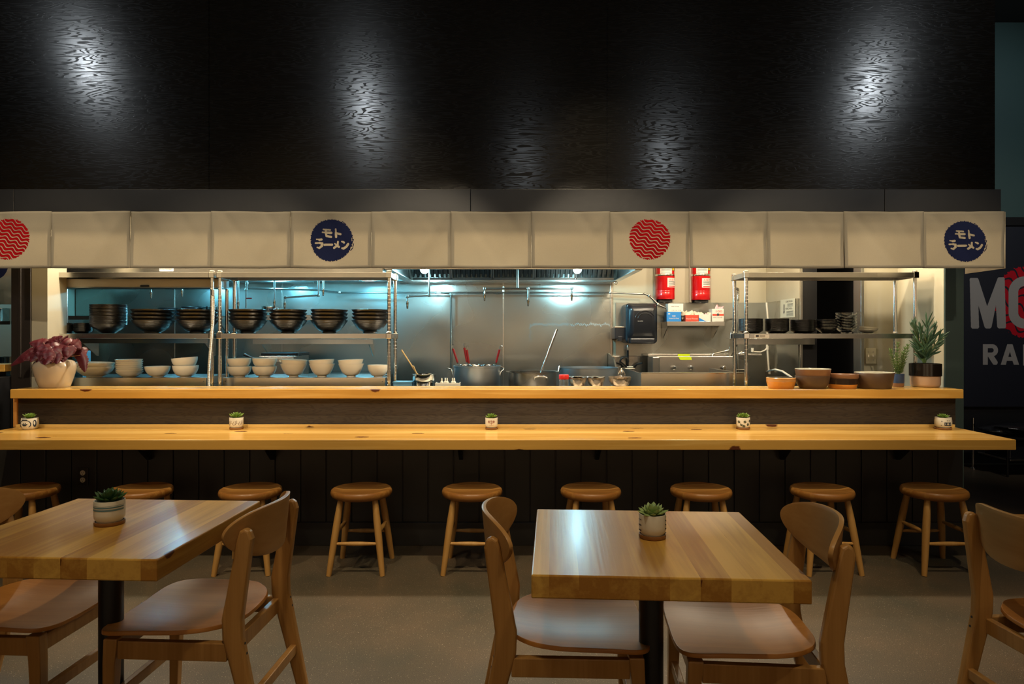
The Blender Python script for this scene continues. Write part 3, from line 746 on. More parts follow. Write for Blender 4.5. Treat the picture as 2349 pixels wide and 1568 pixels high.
def panel(i, x0, x1, label, emblem=None, sd=0):
    rnd = random.Random(sd+31); cx = (x0+x1)/2; w = x1-x0+.001
    ph = rnd.uniform(0, 6); amp = rnd.uniform(.004, .010); lean = rnd.uniform(-.0025, .0025); sag = rnd.uniform(.001, .004); ck = rnd.uniform(-.5, .5)
    t = thing('curtain_panel', label, 'curtain', (cx, 4.085-.0035*(i % 2), NZ0), 0, 'beige fabric curtain panels over the kitchen opening')
    H = NZ1-NZ0
    def surf(x, z):
        d = (H-z)/H; u = x/(w/2)
        return -.008*d-amp*d*math.sin(u*2.6+ph+d*1.2)-.006*math.sin(3*(u+ck)*d*2)*d*(1-d)*2-.009*d*d*math.cos(u*PI/2*.9)+.009*math.exp(-((u-ck-.9*d)/.16)**2)*(1-d)+.008*math.exp(-((u+.85-1.1*d-.3*abs(ck))/.15)**2)*(1-d*.6)*(1 if i % 3 != 1 else 0)-.007*math.exp(-((u-.9+.9*d)/.17)**2)*(1-d*.5)*(1 if i % 2 else .3)
    vs = []; fs = []; nx, nz = 34, 24
    for a in range(nx+1):
        for b in range(nz+1):
            x = -w/2+w*a/nx; z = H*b/nz; d = (H-z)/H
            xx = x*(1-.004*d)+lean*d; zz = z-sag*math.cos(x/(w/2)*1.5)*(1-z/H)+sag*.6*math.sin(x*9+ph)*(z/H)
            vs.append((xx, surf(x, z), zz))
    for a in range(nx):
        for b in range(nz):
            q = a*(nz+1)+b; fs.append((q, q+nz+1, q+nz+2, q+1))
    MB().add(vs, fs).build('cloth', 'canvas', t, True, solid=.001)
    hm = MB(); hw = .020
    def strip(xa, xb, za, zb):
        n = max(2, int(max(xb-xa, zb-za)/.012)); v = []; f = []
        for k in range(n+1):
            for e in (0, 1):
                if xb-xa > zb-za: x, z = xa+(xb-xa)*k/n, (za, zb)[e]
                else: x, z = (xa, xb)[e], za+(zb-za)*k/n
                d = (H-z)/H; xx = x*(1-.004*d)+lean*d; zz = z-sag*math.cos(x/(w/2)*1.5)*(1-z/H)+sag*.6*math.sin(x*9+ph)*(z/H)
                v.append((xx, surf(x, z)+.0016, zz))
        for k in range(n): f.append((2*k, 2*k+1, 2*k+3, 2*k+2))
        hm.add(v, f)
    strip(-w/2, w/2, 0, hw*.85); strip(-w/2, -w/2+hw, hw*.85, H-.026); strip(w/2-hw, w/2, hw*.85, H-.026); strip(-w/2, w/2, H-.026, H)
    hm.build('hem', 'canvas_hem', t, keep=True)
    if emblem:
        kind, epx, epy, R_ = emblem; ex = X(epx, NS)-cx; ez = Z(epy, NS)-NZ0
        sf = lambda x, z: surf(x-lean*(H-z)/H, z)
        if kind == 'blue': decal('round_emblem', 'navy_cloth', t, blue_mask(ex, ez, R_), ex-R_*1.12, ex+R_*1.12, ez-R_*1.12, ez+R_*1.12, .0013, sf, .0014, 8)
        else: decal('round_emblem', 'red_cloth', t, red_mask(ex, ez, R_), max(ex-R_*1.1, -w/2), ex+R_*1.1, ez-R_*1.1, ez+R_*1.1, .0013, sf, .0014, 8)
    return t
names = ['beige curtain panel at the far left edge, its red wavy circle cut off',
 'plain beige curtain panel just right of the leftmost red circle panel',
 'plain beige curtain panel, middle of the three plain ones left of the blue circle',
 'plain beige curtain panel directly left of the left blue circle panel',
 'beige curtain panel with the navy circle of white characters, left one of two',
 'plain beige curtain panel directly right of the left blue circle panel',
 'plain beige curtain panel hanging in front of the centre of the range hood',
 'plain beige curtain panel directly left of the complete red wavy circle',
 'beige curtain panel with the complete red wavy circle, above the fire tanks',
 'plain beige curtain panel directly right of the complete red wavy circle',
 'creased plain beige curtain panel above the left end of the right shelf',
 'plain beige curtain panel directly left of the rightmost blue circle panel',
 'beige curtain panel with a navy circle at the right end of the row']
em = {0: ('red', 24, 548, .124), 4: ('blue', 762, 551, .126), 8: ('red', 1490, 549, .122), 12: ('blue', 2211, 554, .122)}
for i in range(13): panel(i, X(edges[i], NS), X(edges[i+1], NS), names[i], em.get(i), i)
# return panel running back into the room, and its mirror on the far left bay
t = thing('curtain_panel', 'short beige curtain return at the right end, seen edge-on below the row', 'curtain', (2.96, 4.28, NZ0), 0, None)
MB().add([(.004*math.sin(b*2.1), -.185+.37*b/10, z) for b in range(11) for z in (0, NZ1-NZ0)], [(2*b, 2*b+1, 2*b+3, 2*b+2) for b in range(10)]).build('cloth', 'canvas', t, True, solid=.001)
t = thing('curtain_panel', 'beige curtain with part of a navy circle in the far left bay', 'curtain', (-4.05, 5.2, 1.60), 0, None)
MB().add([(-.3+.60*b/10, .004*math.sin(b), z) for b in range(11) for z in (0, .5)], [(2*b, 2*b+2, 2*b+3, 2*b+1) for b in range(10)]).build('cloth', 'canvas', t, True, solid=.001)
decal('round_emblem', 'navy_cloth', t, lambda a, b: (np.hypot(a-.10, b-.30) < .115) & ~seg_mask(a, b, [(.02,.27,.12,.22,.02)]), -.02, .22, .15, .42, .002, lambda x, z: -.003, .001)

# ================================================================== STACKED TABLEWARE
def bowl(name, parts, label, cat, loc, group, rot=None, mat='white_ceramic'):
    prof = parts
    o = MB().lathe(prof, 40).build(name, mat, None, True); o.location = loc
    if rot: o.rotation_euler = rot
    return tag(o, label, cat, group)
def bowl_prof(r, h, foot=.45, footh=.12, curve=.5, th=.004, ribs=0, lip=0):
    """outer wall from foot to rim, then the inside back to the centre"""
    pts = [(0,0),(r*foot*.92,0),(r*foot,h*footh*.15),(r*foot*.96,h*footh)]
    n = 18
    for i in range(1, n+1):
        u = i/n; rr = r*foot*.96+(r-r*foot*.96)*(math.sin(u*PI/2)**(1/ (1+curve)) if curve >= 0 else u**(-curve))
        zz = h*footh+(h-h*footh)*u**1.0
        if ribs and u < .85: rr += .0012*math.sin(u*ribs*2*PI)
        pts.append((rr, zz))
    if lip: pts.append((r+lip, h))
    pts.append((r-th*.6, h+.0005))
    for i in range(n, 0, -2):
        u = i/n; rr = r*foot*.96+(r-r*foot*.96)*(math.sin(u*PI/2)**(1/(1+curve)) if curve >= 0 else u**(-curve))-th
        pts.append((rr, h*footh+th+(h-h*footh-th)*u))
    pts.append((0, h*footh+th)); return pts
MIDZ = 1.3785; LIPZ = 1.056; SU = 311.0; YU = F/SU
def stack(cat, name, mesh_of, n, px0, px1, pitch, base, s, label_fn, group, mat, jitter=.0, tilt_top=0, flip=None, first_extra=0):
    cx = X((px0+px1)/2, s); r = (px1-px0)/2/s; y = F/s
    o0 = None
    for i in range(n):
        z = base+i*pitch+(first_extra if i > 0 else 0); loc = (cx+random.uniform(-jitter, jitter), y+random.uniform(-jitter, jitter), z)
        rot = (random.uniform(-jitter, jitter)*4, random.uniform(-jitter, jitter)*4, random.uniform(0, 6))
        if i == n-1 and tilt_top: rot = (0, tilt_top, 0)
        lab = label_fn(stackpos(i, n))
        if o0 is None: o0 = bowl(name, mesh_of(r), lab, cat, loc, group, rot, mat)
        else:
            o = o0.copy(); C.objects.link(o); o.location = loc; o.rotation_euler = rot; o['label'] = lab
# black ribbed ramen bowls: six stacks of four on the middle shelves
def ramen(r): return bowl_prof(r, .096, .40, .13, -.60, .004, ribs=6)
where = [(305,398,'left stack of four on the left rack'),(409,498,'right stack of four on the left rack'),(527,612,'first stack on the middle rack'),(620,704,'second stack on the middle rack'),(714,798,'third stack on the middle rack'),(808,892,'fourth stack on the middle rack')]
for a, b, w in where:
    stack('bowl', 'ramen_bowl', ramen, 4, a, b, .0262, MIDZ, SU, lambda p, w=w: 'black ribbed bowl, %s, %s' % (p, w), 'black ribbed ramen bowls in fours', 'black_ceramic', .0012)
stack('bowl', 'soup_bowl', lambda r: [(0,0),(r*.36,0),(r*.38,.004),(r*.62,.024),(r*.93,.052),(r*.965,.062),(r,.068),(r*.985,.070),(r*.94,.064),(r*.9,.054),(r*.6,.028),(0,.008)], 17, 211, 288, .0088, MIDZ, SU, lambda p: 'black bowl, %s in the tall black stack on the left rack' % p, 'black bowls in the tall stack', 'black_ceramic', .0012)
def plate_sq(r): return [(0,0),(r*.62,0),(r*.66,.003),(r*.80,.006),(r*.97,.017),(r,.020),(r*.985,.022),(r*.94,.019),(r*.76,.010),(0,.008)]
stack('plate', 'small_plate', plate_sq, 8, 132, 171, .0078, MIDZ, SU, lambda p: 'black dish, %s in the left low stack at the left rack end' % p, 'black dishes left stack', 'black_plate', .0005)
stack('plate', 'small_plate', plate_sq, 8, 171, 210, .0078, MIDZ, SU, lambda p: 'black dish, %s in the right low stack at the left rack end' % p, 'black dishes right stack', 'black_plate', .0005)
# right rack
def plate_r(r): return [(0,0),(r*.70,0),(r*.74,.004),(r*.96,.016),(r,.020),(r,.026),(r*.96,.0265),(r*.93,.019),(r*.7,.009),(0,.008)]
for k, (a, b, n) in enumerate(((1696,1749,11),(1757,1809,11),(1815,1869,10))):
    w = ['first','second','third'][k]
    stack('plate', 'round_plate', plate_r, n, a, b, .0082, MIDZ, SU, lambda p, w=w: 'black plate, %s in the %s straight stack on the right rack' % (p, w), 'black plates on the right rack', 'black_plate', .0008)
stack('plate', 'flared_plate', lambda r: [(0,0),(r*.40,0),(r*.44,.006),(r*.75,.022),(r*.98,.042),(r,.047),(r*.97,.047),(r*.72,.027),(r*.4,.010),(0,.009)], 6, 1872, 1920, .0115, MIDZ, SU, lambda p: 'dark flared dish, %s in the curved stack beside the glass bowls' % p, 'dark flared dishes', 'black_plate', .002)
stack('bowl', 'glass_bowl', lambda r: bowl_prof(r, .050, .52, .12, .2, .0028), 6, 1919, 1965, .0205, MIDZ, SU, lambda p: 'clear glass bowl, %s in the glass stack on the right rack' % p, 'clear glass bowls on the right rack', 'smoky_glass', .0006)
stack('bowl', 'sauce_dish', lambda r: bowl_prof(r, .032, .45, .1, .4, .003), 2, 1972, 2012, .012, MIDZ, SU, lambda p: 'small white sauce dish, %s of the pair beside the glass bowls' % p, 'white sauce dishes', 'white_ceramic', .001, .12)
tag(bowl('sauce_dish', bowl_prof(.038, .030, .45, .1, .4, .003), 'small white sauce dish standing right of the stacked pair on the right rack', 'bowl', (X(2010,SU), YU+.08, MIDZ), None), None, None)
# white bowls on the steel ledges
g = 'white bowls along the steel ledges'
stack('bowl', 'serving_bowl', lambda r: bowl_prof(r, .078, .42, .08, .5, .005), 2, 178, 257, .031, LIPZ, SU, lambda p: 'wide white bowl, %s of the pair beside the red-leaved plant' % p, g, 'white_ceramic', .001, .03)
stack('bowl', 'shallow_bowl', lambda r: bowl_prof(r, .044, .46, .08, -.55, .004), 7, 268, 326, .0145, LIPZ, SU, lambda p: 'shallow white bowl, %s in the white stack of seven' % p, g, 'white_ceramic', .0025)
def deep(r): return bowl_prof(r, .080, .48, .12, 1.2, .005)
stack('bowl', 'rice_bowl', lambda r: bowl_prof(r, .080, .42, .07, .8, .005), 1, 335, 389, 0, LIPZ, SU, lambda p: 'single white bowl between the stack of seven and the tilted pair', g, 'white_ceramic')
stack('bowl', 'rice_bowl', lambda r: bowl_prof(r, .086, .42, .07, 1.0, .005), 2, 398, 454, .058, LIPZ, SU, lambda p: 'white bowl, %s of the tilted pair near the coiled hose' % p, g, 'white_ceramic', 0, -.09)
stack('bowl', 'rice_bowl', deep, 2, 523, 576, .059, LIPZ, SU, lambda p: 'straight-sided white bowl, %s of the leftmost pair on the middle ledge' % p, g, 'white_ceramic', 0, -.02)
stack('bowl', 'rice_bowl', deep, 2, 580, 634, .059, LIPZ, SU, lambda p: 'straight-sided white bowl, %s of the second pair on the middle ledge' % p, g, 'white_ceramic', 0, .03)
for a, b, w, tl in ((644,704,'left',.04),(710,768,'middle',-.04),(777,835,'right',-.04)):
    stack('bowl', 'flared_bowl', lambda r: bowl_prof(r, .100, .36, .12, -.46, .005), 2, a, b, .029, LIPZ, SU, lambda p, w=w: 'flared white bowl, %s of the %s nested pair on the middle ledge' % (p, w), g, 'white_ceramic', 0, tl)
stack('bowl', 'rice_bowl', lambda r: bowl_prof(r, .090, .42, .08, .9, .005), 1, 844, 892, 0, LIPZ, SU, lambda p: 'single white bowl at the right end of the middle ledge', g, 'white_ceramic')
# ================================================================== WIRE-POST STEEL RACKS
def rack(lab, x0, x1, zs, label_x=None):
    yf, yr = F/321, F/305
    t = thing('steel_rack', lab, 'shelf rack', ((x0+x1)/2, (yf+yr)/2, 0)); w = (x1-x0)/2; d = (yr-yf)/2
    for sx in (-1, 1):
        for sy in (-1, 1):
            p = MB().tube([(sx*w, sy*d, .03), (sx*w, sy*d, 1.825)], .0128, 16).tube([(sx*w, sy*d, 0), (sx*w, sy*d, .03)], .016, 12).build('post', 'chrome', t, True)
            mb = MB(); z = .96
            while z < 1.8: mb.lathe([(.0128,-.0009),(.0133,0),(.0128,.0009)], 16, (sx*w, sy*d, z)); z += .0254
            mb.build('post_rings', 'steel', p, True)
    for (z, h) in zs:
        MB().box(-w-.012, w+.012, -d-.012, d+.012, z-.003, z).box(-w-.014, w+.014, -d-.016, -d-.011, z-h, z).box(-w-.014, w+.014, d+.011, d+.016, z-h, z).box(-w-.016,-w-.012,-d-.016,d+.016,z-h,z).box(w+.012,w+.016,-d-.016,d+.016,z-h,z).build('shelf', 'steel', t, bevel=.001)
        for sx in (-1, 1):
            for sy in (-1, 1):
                MB().box(sx*w-.020, sx*w+.020, sy*d-.019, sy*d+.019, z-h-.003, z+.004).lathe([(.021,-.0),(.0165,.012)], 16, (sx*w, sy*d, z+.004)).build('corner_collar', 'chrome', t, bevel=.004)
    if label_x is not None:
        l_ = MB().box(label_x, label_x+.105, -d-.0172, -d-.016, 1.376-h_(zs), 1.376-.006).build('maker_label', 'label_white', t)
        MB().box(label_x+.008, label_x+.030, -d-.0176, -d-.0172, 1.376-.024, 1.376-.010).build('label_print', 'label_text', l_)
        for k in range(3): MB().box(label_x+.036, label_x+.075, -d-.0176, -d-.0172, 1.376-.013-k*.005, 1.376-.011-k*.005).build('label_print', 'label_text', l_)
    return t
def h_(zs): return zs[1][1]-.004
zz = [(1.812, .036), (1.376, .034), (.35, .034)]
rack('steel rack at the left, one hose coiled down its right post', X(487,321)-1.21, X(487,321), zz, -.575)
rack('steel rack in the middle with four stacks of black bowls', X(505,321), X(893,321), zz)
rack('steel rack at the right with black plates and glass bowls', X(1712,321), X(2100,321), zz, -.55)
# ledges the white bowls stand on (refrigerated prep counters)
def prep_base(lab, px0, px1, s):
    t = thing('prep_counter', lab, 'counter', ((X(px0,s)+X(px1,s))/2, F/s+.22, 0)); w = (X(px1,s)-X(px0,s))/2
    wi = w-.055
    MB().box(-w, w, -.20, -.085, .10, 1.0).box(-wi, wi, -.085, .26, .10, 1.0).build('body', 'steel', t, bevel=.004)
    MB().box(-w, w, -.215, -.085, .99, LIPZ).box(-wi, wi, -.085, .26, .99, LIPZ).build('top_rail', 'steel', t, bevel=.004)
    for sx in (-1, 1): MB().tube([(sx*(w-.02), -.2156, 1.028), (sx*(w-.02), -.219, 1.028)], .004, 10).build('screw', 'pipe_metal', t)
    for sx in (-1, 1): MB().box(sx*w/2-w*.46, sx*w/2+w*.46, -.215, -.20, .16, .96).build('door', 'steel', t, bevel=.006)
    for sx in (-1, 1):
        for sy in (-.15, .2): MB().tube([(sx*(w-.05), sy, 0), (sx*(w-.05), sy, .10)], .02, 12).build('leg', 'rubber', t)
    return t
prep_base('steel refrigerated counter at the left carrying white bowls', 130, 473, 314)
prep_base('steel refrigerated counter in the middle carrying white bowls', 511, 884, 314)
# beige lamp housing under the top shelf of the left rack
t = thing('rack_light_box', 'long beige housing hanging under the top shelf of the left rack', 'light box', (X(310,318), 5.02, 1.71))
w = (X(498,318)-X(122,318))/2
MB().box(-w, w, -.06, .12, .006, .064).build('housing', 'beige_box', t, bevel=.003)
MB().box(-w, w, -.06, .12, 0, .006).build('bottom_rim', 'pipe_metal', t)
MB().box(X(327,318)-X(310,318)-.032, X(327,318)-X(310,318)+.032, -.066, -.06, .004, .020).build('latch', 'black_plastic', t, bevel=.002)
# coiled flexible hose
t = thing('coiled_hose', 'ribbed flexible hose hanging down the left rack post', 'hose', (X(487,325), 4.84, 0))
pts = [(.0+.012*math.sin(k*.22)-(.018*min(1, k/10)), -.006, 1.66-k*.028) for k in range(60)]
pts = [p for p in pts if p[2] > .25]
mb = MB(); rr = []; pp = []
for k in range(len(pts)-1):
    a, b = Vector(pts[k]), Vector(pts[k+1])
    for q in range(8):
        u = q/8; pp.append(a+(b-a)*u); rr.append(.0112 if q % 2 else .0088)
mb.tube(pp, rr, 12).build('hose', 'hose_coil', t, True)
MB().lathe([(.012,-.02),(.012,.02)], 12, (pts[0][0], pts[0][1], 1.665)).build('coupling', 'chrome', t, True)
# ================================================================== HOODS
t = thing('exhaust_hood', 'left steel exhaust hood, its front lip showing above the racks', 'hood', (0, 0, 1.825))
MB().box(-4.26, -1.0, 5.28, 5.31, 0, .5).build('front_panel', 'steel', t, bevel=.002)
MB().box(-4.26, -4.23, 5.31, YB-.03, 0.05, .5).build('side_panel', 'steel', t)
MB().box(-1.02, -.995, 5.31, YB-.03, 0.05, .5).build('side_panel', 'steel', t)
MB().box(-4.23, -1.02, 5.31, YB-.03, .47, .5).build('top_panel', 'steel', t)
MB().box(-4.23, -1.02, 6.45, YB-.03, .05, .09).build('grease_trough', 'steel_wall', t, bevel=.004)
for x in (-3.06, -2.2, -1.38):
    l = MB().lathe([(0,0),(.022,.006),(.034,.025),(.036,.045),(.030,.07),(0,.075)], 20, (x, 6.28, .13)).build('lamp_globe', 'lamp_glass', t, True)
    MB().tube([(x, 6.28, .20), (x, 6.28, .47)], .014, 10).build('lamp_stem', 'pipe_metal', t)
tag(text('A Fire Protection', .018, 'label_red', None, (X(366,297)+.004, 5.2745, 1.872), name='hood_sticker', width=.09), 'small white sticker with red print on the left hood front', 'sticker')
st_ = bpy.data.objects['hood_sticker']
MB().box(-.005, .105, .0008, .003, -.014, .030).build('sticker_paper', 'label_white', st_)
st_.children[0].scale = (1/st_.scale[0], 1, 1)
t = thing('range_hood', 'steel range hood with dark baffle filters and two globe lamps', 'hood', (0, 0, 1.875))
MB().box(-.985, 1.01, 5.27, 5.30, .0, .5).build('front_panel', 'steel', t, bevel=.002)
for sx in (-.985, .985): MB().prism([(5.30,0),(YB-.03,0),(YB-.03,.5),(5.30,.5)], 'x', sx, sx+.025).build('side_panel', 'steel', t)
for sx in (-.985, .955): MB().box(sx, sx+.055, 5.30, YB-.03, -.004, .004).build('bottom_flange', 'steel', t)
MB().box(-.96, .985, 5.30, YB-.03, .48, .5).build('top_panel', 'filter_metal', t)
MB().box(-.96, .985, 6.42, YB-.02, -.012, .0).box(-.96, .985, 6.42, 6.43, 0, .03).build('grease_trough', 'steel', t, bevel=.003)
for k in range(5):
    xa = -.955+k*.388; f = thing('x', None, None); bpy.data.objects.remove(f)
    T = Matrix.Translation((xa, 6.43, .035)) @ Matrix.Rotation(math.radians(38), 4, 'X')
    mb = MB(); mb.T = T
    mb.box(0, .384, -.010, .0, 0, .55)
    fr = mb.build('baffle_filter', 'filter_metal', t)
    mb = MB(); mb.T = T
    for j in range(8):
        x = .016+j*.0445
        mb.prism([(x, -.012), (x+.006, -.036), (x+.026, -.036), (x+.032, -.012), (x+.028, -.012), (x+.024, -.031), (x+.008, -.031), (x+.004, -.012)], 'z', .02, .53)
    mb.build('baffle_slats', 'filter_metal', fr)
    mb = MB(); mb.T = T; mb.box(0, .384, -.040, -.002, 0, .022).box(0, .012, -.04, -.002, 0, .55).box(.372, .384, -.04, -.002, 0, .55)
    mb.build('filter_frame', 'steel', fr)
for x in (X(974,262), X(1325,262)):
    MB().lathe([(0,0),(.020,.004),(.034,.020),(.039,.045),(.034,.075),(.02,.09),(0,.092)], 24, (x, 5.98, .030)).build('lamp_globe', 'lamp_glass', t, True)
    MB().lathe([(.03,.11),(.03,.14),(.014,.15),(.014,.48)], 14, (x, 5.98, 0)).build('lamp_stem', 'pipe_metal', t, True)
for px_, sgn in ((X(1413,250), 1),):
    MB().tube([(px_+.012*math.cos(a), 6.25, -.03+.014*math.sin(a)) for a in [k*PI/6 for k in range(13)]], .002, 6).build('ring', 'chrome', t, True)
# light of the hood lamps
for x, e in ((-3.06, 26), (-2.2, 34), (-1.38, 31)): point((x, 6.30, 1.93), e, CYAN, .04)
for x, e in ((X(974,262), 17), (X(1325,262), 20)): point((x, 6.02, 1.885), e, (.42, .86, 1.0), .035)
# ================================================================== SUPPRESSION PIPES
def pipe(lab, pts, s, r=.0095, nozzles=(), valve=None, mat='pipe_metal'):
    base = P(pts[0][0], pts[0][1], s); t = thing('ceiling_pipe', lab, 'pipe', base)
    q = [Vector(P(a, b, s))-Vector(base) for a, b in pts]
    MB().tube(q, r, 12).build('pipe_run', mat, t, True)
    mb = MB()
    for v in q[1:-1]: 
        o = MB().lathe([(0,-r*1.5),(r*1.25,-r*1.3),(r*1.55,0),(r*1.25,r*1.3),(0,r*1.5)], 14, tuple(v)).build('elbow', mat, t, True)
    for a, b in nozzles:
        v = Vector(P(a, b, s))-Vector(base)
        MB().lathe([(0,-.07),(.007,-.07),(.009,-.055),(.009,-.035),(.012,-.03),(.012,-.012),(.008,-.008),(.008,.004),(0,.004)], 14, tuple(v)).build('nozzle', 'chrome', t, True)
    if valve:
        v = Vector(P(valve[0], valve[1], s))-Vector(base)
        MB().box(v.x, v.x+.05, v.y-.012, v.y-.004, v.z-.006, v.z+.006).build('valve_handle', 'red_paint', t, bevel=.002)
    return t
pipe('bent pipe with one nozzle below the left hood lamp of the range', [(985,612),(985,677),(935,680),(935,690)], 258, nozzles=[(935,690)])
pipe('pipe dropping from the range hood centre to the nozzle bar', [(1188,612),(1188,660)], 256)
pipe('horizontal nozzle bar with three drops over the range', [(1112,672),(1112,662),(1212,662),(1312,661),(1312,672)], 256, nozzles=[(1112,672),(1312,672)])
pipe('short drop with a nozzle from the middle of the nozzle bar', [(1212,662),(1212,684)], 256, nozzles=[(1212,684)])
pipe('long dark pipe running along the wall under both hoods', [(732,665),(780,671),(1000,671),(1400,671),(1476,674)], 238, .008)
pipe('dark vertical pipe down the wall left of the stock pot', [(1012,671),(1035,675),(1035,845)], 238, .009)
pipe('pipe with a red valve handle at the left of the middle rack', [(567,632),(567,650),(565,664),(565,706)], 262, .008, valve=(566,684))
pipe('horizontal pipe behind the middle rack from the red valve', [(568,661),(732,665)], 250, .009)
pipe('straight drop pipe above the second black bowl stack', [(630,632),(630,688)], 262, .008, nozzles=[(630,688)])
pipe('stepped pipe bent left above the third black bowl stack', [(731,632),(731,677),(655,682),(654,692)], 262, .009, nozzles=[(654,692)])
pipe('short drop pipe left of the stepped pipe end', [(742,632),(742,660)], 260, .008, nozzles=[(742,660)])
pipe('slim drop pipe beside the left rack rear posts', [(547,640),(547,690)], 262, .008, nozzles=[(547,690)])
pipe('left nozzle drop over the left rack', [(347,640),(347,666)], 258, .006, nozzles=[(347,666)])
pipe('right nozzle drop over the left rack', [(418,640),(418,662)], 258, .006, nozzles=[(418,662)])
pipe('conduit with an elbow leading down behind the towel dispenser', [(1476,672),(1490,678),(1510,698),(1530,707)], 240, .010)
pipe('upper horizontal pipe high behind the middle rack', [(532,645),(720,648)], 248, .010)
# ================================================================== WALL SHELVES AND WHAT STANDS ON THEM
def wall_shelf(lab, px0, px1, pyt, pyb, s, depth=.30, mat='steel'):
    y = F/s; depth = min(depth, YB-.02-y); t = thing('wall_shelf', lab, 'shelf', ((X(px0,s)+X(px1,s))/2, y, Z(pyt,s))); w = (X(px1,s)-X(px0,s))/2; h = (pyb-pyt)/s
    MB().box(-w, w, 0, depth, -.003, 0).box(-w, w, 0, .004, -h, 0).build('shelf_board', mat, t, bevel=.001)
    for sx in (-w*.9, w*.9): MB().prism([(.01,-.004),(depth,-.004),(depth,-.16),(depth-.03,-.16)], 'x', sx-.004, sx+.004).build('bracket', mat, t)
    return t
wall_shelf('upper wall shelf with dark pans behind the left rack', 122, 512, 724, 733, 250)
wall_shelf('wall shelf behind the middle rack with a steel pot on it', 520, 760, 722, 734, 250)
wall_shelf('lower wall shelf hanging behind the left rack', 163, 476, 776, 787, 262)
wall_shelf('lower wall shelf with a label behind the middle rack', 580, 856, 777, 789, 262)
wall_shelf('dark shelf edge just under the right rack middle shelf', 1690, 1870, 776, 790, 268, .28)
wall_shelf('steel wall shelf carrying boxes under the fire tanks', 1531, 1663, 737, 747, 246, .33)
def pan(lab, px0, px1, pyt, pyb, s, mat, handle=None, name='cooking_pot', z=None):
    r = (px1-px0)/2/s; h = (pyb-pyt)/s; t = thing(name, lab, 'pot', (X((px0+px1)/2, s), F/s, Z(pyb, s) if z is None else z))
    MB().lathe([(0,0),(r*.93,0),(r*.97,.008),(r*.98,h*.95),(r*1.03,h),(r*1.0,h+.001),(r*.96,h*.95),(r*.93,.012),(0,.01)], 40).build('pot_body', mat, t, True)
    if handle: MB().tube([(r*.95,0,h*.8),(r*1.3,-.02,h*.9),(r*1.3+handle,-.03,h*1.1)], .008, 10).build('handle', mat, t, True)
    return t
pan('steel pot on the shelf behind the middle rack', 601, 641, 700, 721, 243, 'chrome', name='steel_pot', z=Z(722,250))
pan('flat dark pan with a metal clip on the shelf behind the left rack', 365, 413, 704, 723, 243, 'black_metal', name='dark_pan', z=Z(724,250))
pan('dark pan with a handle on the wall shelf beside the hose', 418, 462, 701, 723, 243, 'black_metal', .12, name='dark_pan', z=Z(724,250))
pan('steel pot between the left and middle racks', 474, 505, 700, 722, 243, 'chrome', name='steel_pot', z=Z(724,250))
pan('steel pot on the shelf in the far left bay', -18, 22, 706, 736, 250, 'chrome', name='steel_pot', z=Z(736,258))
pan('large steel pot low in the far left bay', -18, 24, 818, 868, 262, 'chrome', name='steel_pot')
wall_shelf('shelf in the far left bay holding a steel pot', -80, 24, 736, 744, 258, .25)
t = thing('side_counter', 'steel counter in the far left bay with a large pot', 'counter', (-5.0, 6.2, 0))
MB().box(-.5, .45, -.3, .5, .1, Z(868,262)).build('body', 'steel_wall', t, bevel=.003)
for sx in (-.45,.4): MB().tube([(sx,-.25,0),(sx,-.25,.1)], .02, 10).build('leg', 'rubber', t)
t = thing('wooden_ledge', 'pine counter end in the far left opening', 'counter', (-3.78, 4.85, 1.079))
MB().box(-.3, .27, -.13, .10, .033, .083).build('ledge_board', 'pine_counter', t, bevel=.003)
MB().box(-.25, .2, -.02, .02, 0, .033).build('ledge_support', 'jamb_dark', t)
# boxes on the shelf
SB = 240; ZB = Z(737,246)
def carton(lab, px0, px1, pyt, s, mat, z0=None, h=None, name='cardboard_box', d=.11, y=None):
    y = y or F/s; z0 = ZB if z0 is None else z0; h = h or (Z(pyt, s)-z0); w = (px1-px0)/s
    t = thing(name, lab, 'box', (X((px0+px1)/2, s), y, z0)); MB().box(-w/2, w/2, 0, d, 0, h).build('carton', mat, t, bevel=.002); return t, w, h
t, w, h = carton('bright blue box at the left end of the small wall shelf', 1530, 1563, 715, 243, 'box_blue')
text('Premium Deli Sheets', .016, 'label_white', t, (-w/2+.02, -.001, h*.28), width=w*.7)
text('500', .022, 'label_white', t, (-.018, -.001, h*.5)); MB().box(-w/2+.012, -w/2+.032, -.001, 0, h*.75, h*.85).build('printed_mark', 'label_white', t)
hb = h
t, w, h = carton('white box stacked on the bright blue box', 1533, 1568, 696, 243, 'label_white', z0=ZB+hb, name='white_box')
text('Paper Wraps', .013, 'label_text', t, (-w/2+.03, -.001, h*.6), width=w*.5); text('12 x 10', .010, 'label_text', t, (-w/2+.03, -.001, h*.15), width=w*.6)
t, w, h = carton('open red tissue box with white paper sticking out', 1573, 1603, 722, 243, 'box_red', name='tissue_box')
text('Facial Tissue', .018, 'label_white', t, (-w/2+.008, -.001, h*.35), width=w*.85)
def puff(t, mat, cx, cz, w, h, n=9, sd=1):
    rnd = random.Random(sd); mb = MB()
    for k in range(n):
        a = rnd.uniform(-w, w)
        mb.leaf((cx+a*.5, rnd.uniform(.02,.08), cz-.005), (a*1.2, rnd.uniform(-.02,.02), h), (0,1,0), h*rnd.uniform(.6,1.1), w*rnd.uniform(.5,.9), .004, rnd.uniform(-.3,.3), prof=(.5,1,.9,.6,.3,.05))
    mb.build('paper_sheet', mat, t)
puff(t, 'paper', -.07, h, .06, .06, 4, 2)
puff(t, 'paper', .0, h, .10, .055, 9, 3)
t, w, h = carton('white glove box with a blue swoosh and pink gloves', 1604, 1631, 721, 243, 'label_white', name='glove_box')
decal('printed_mark', 'box_blue', t, lambda a, b: (b < .035*np.exp(-((a+.06)/.05)**2)), -w/2, w/2, .001, h, .002, lambda x, z: 0)
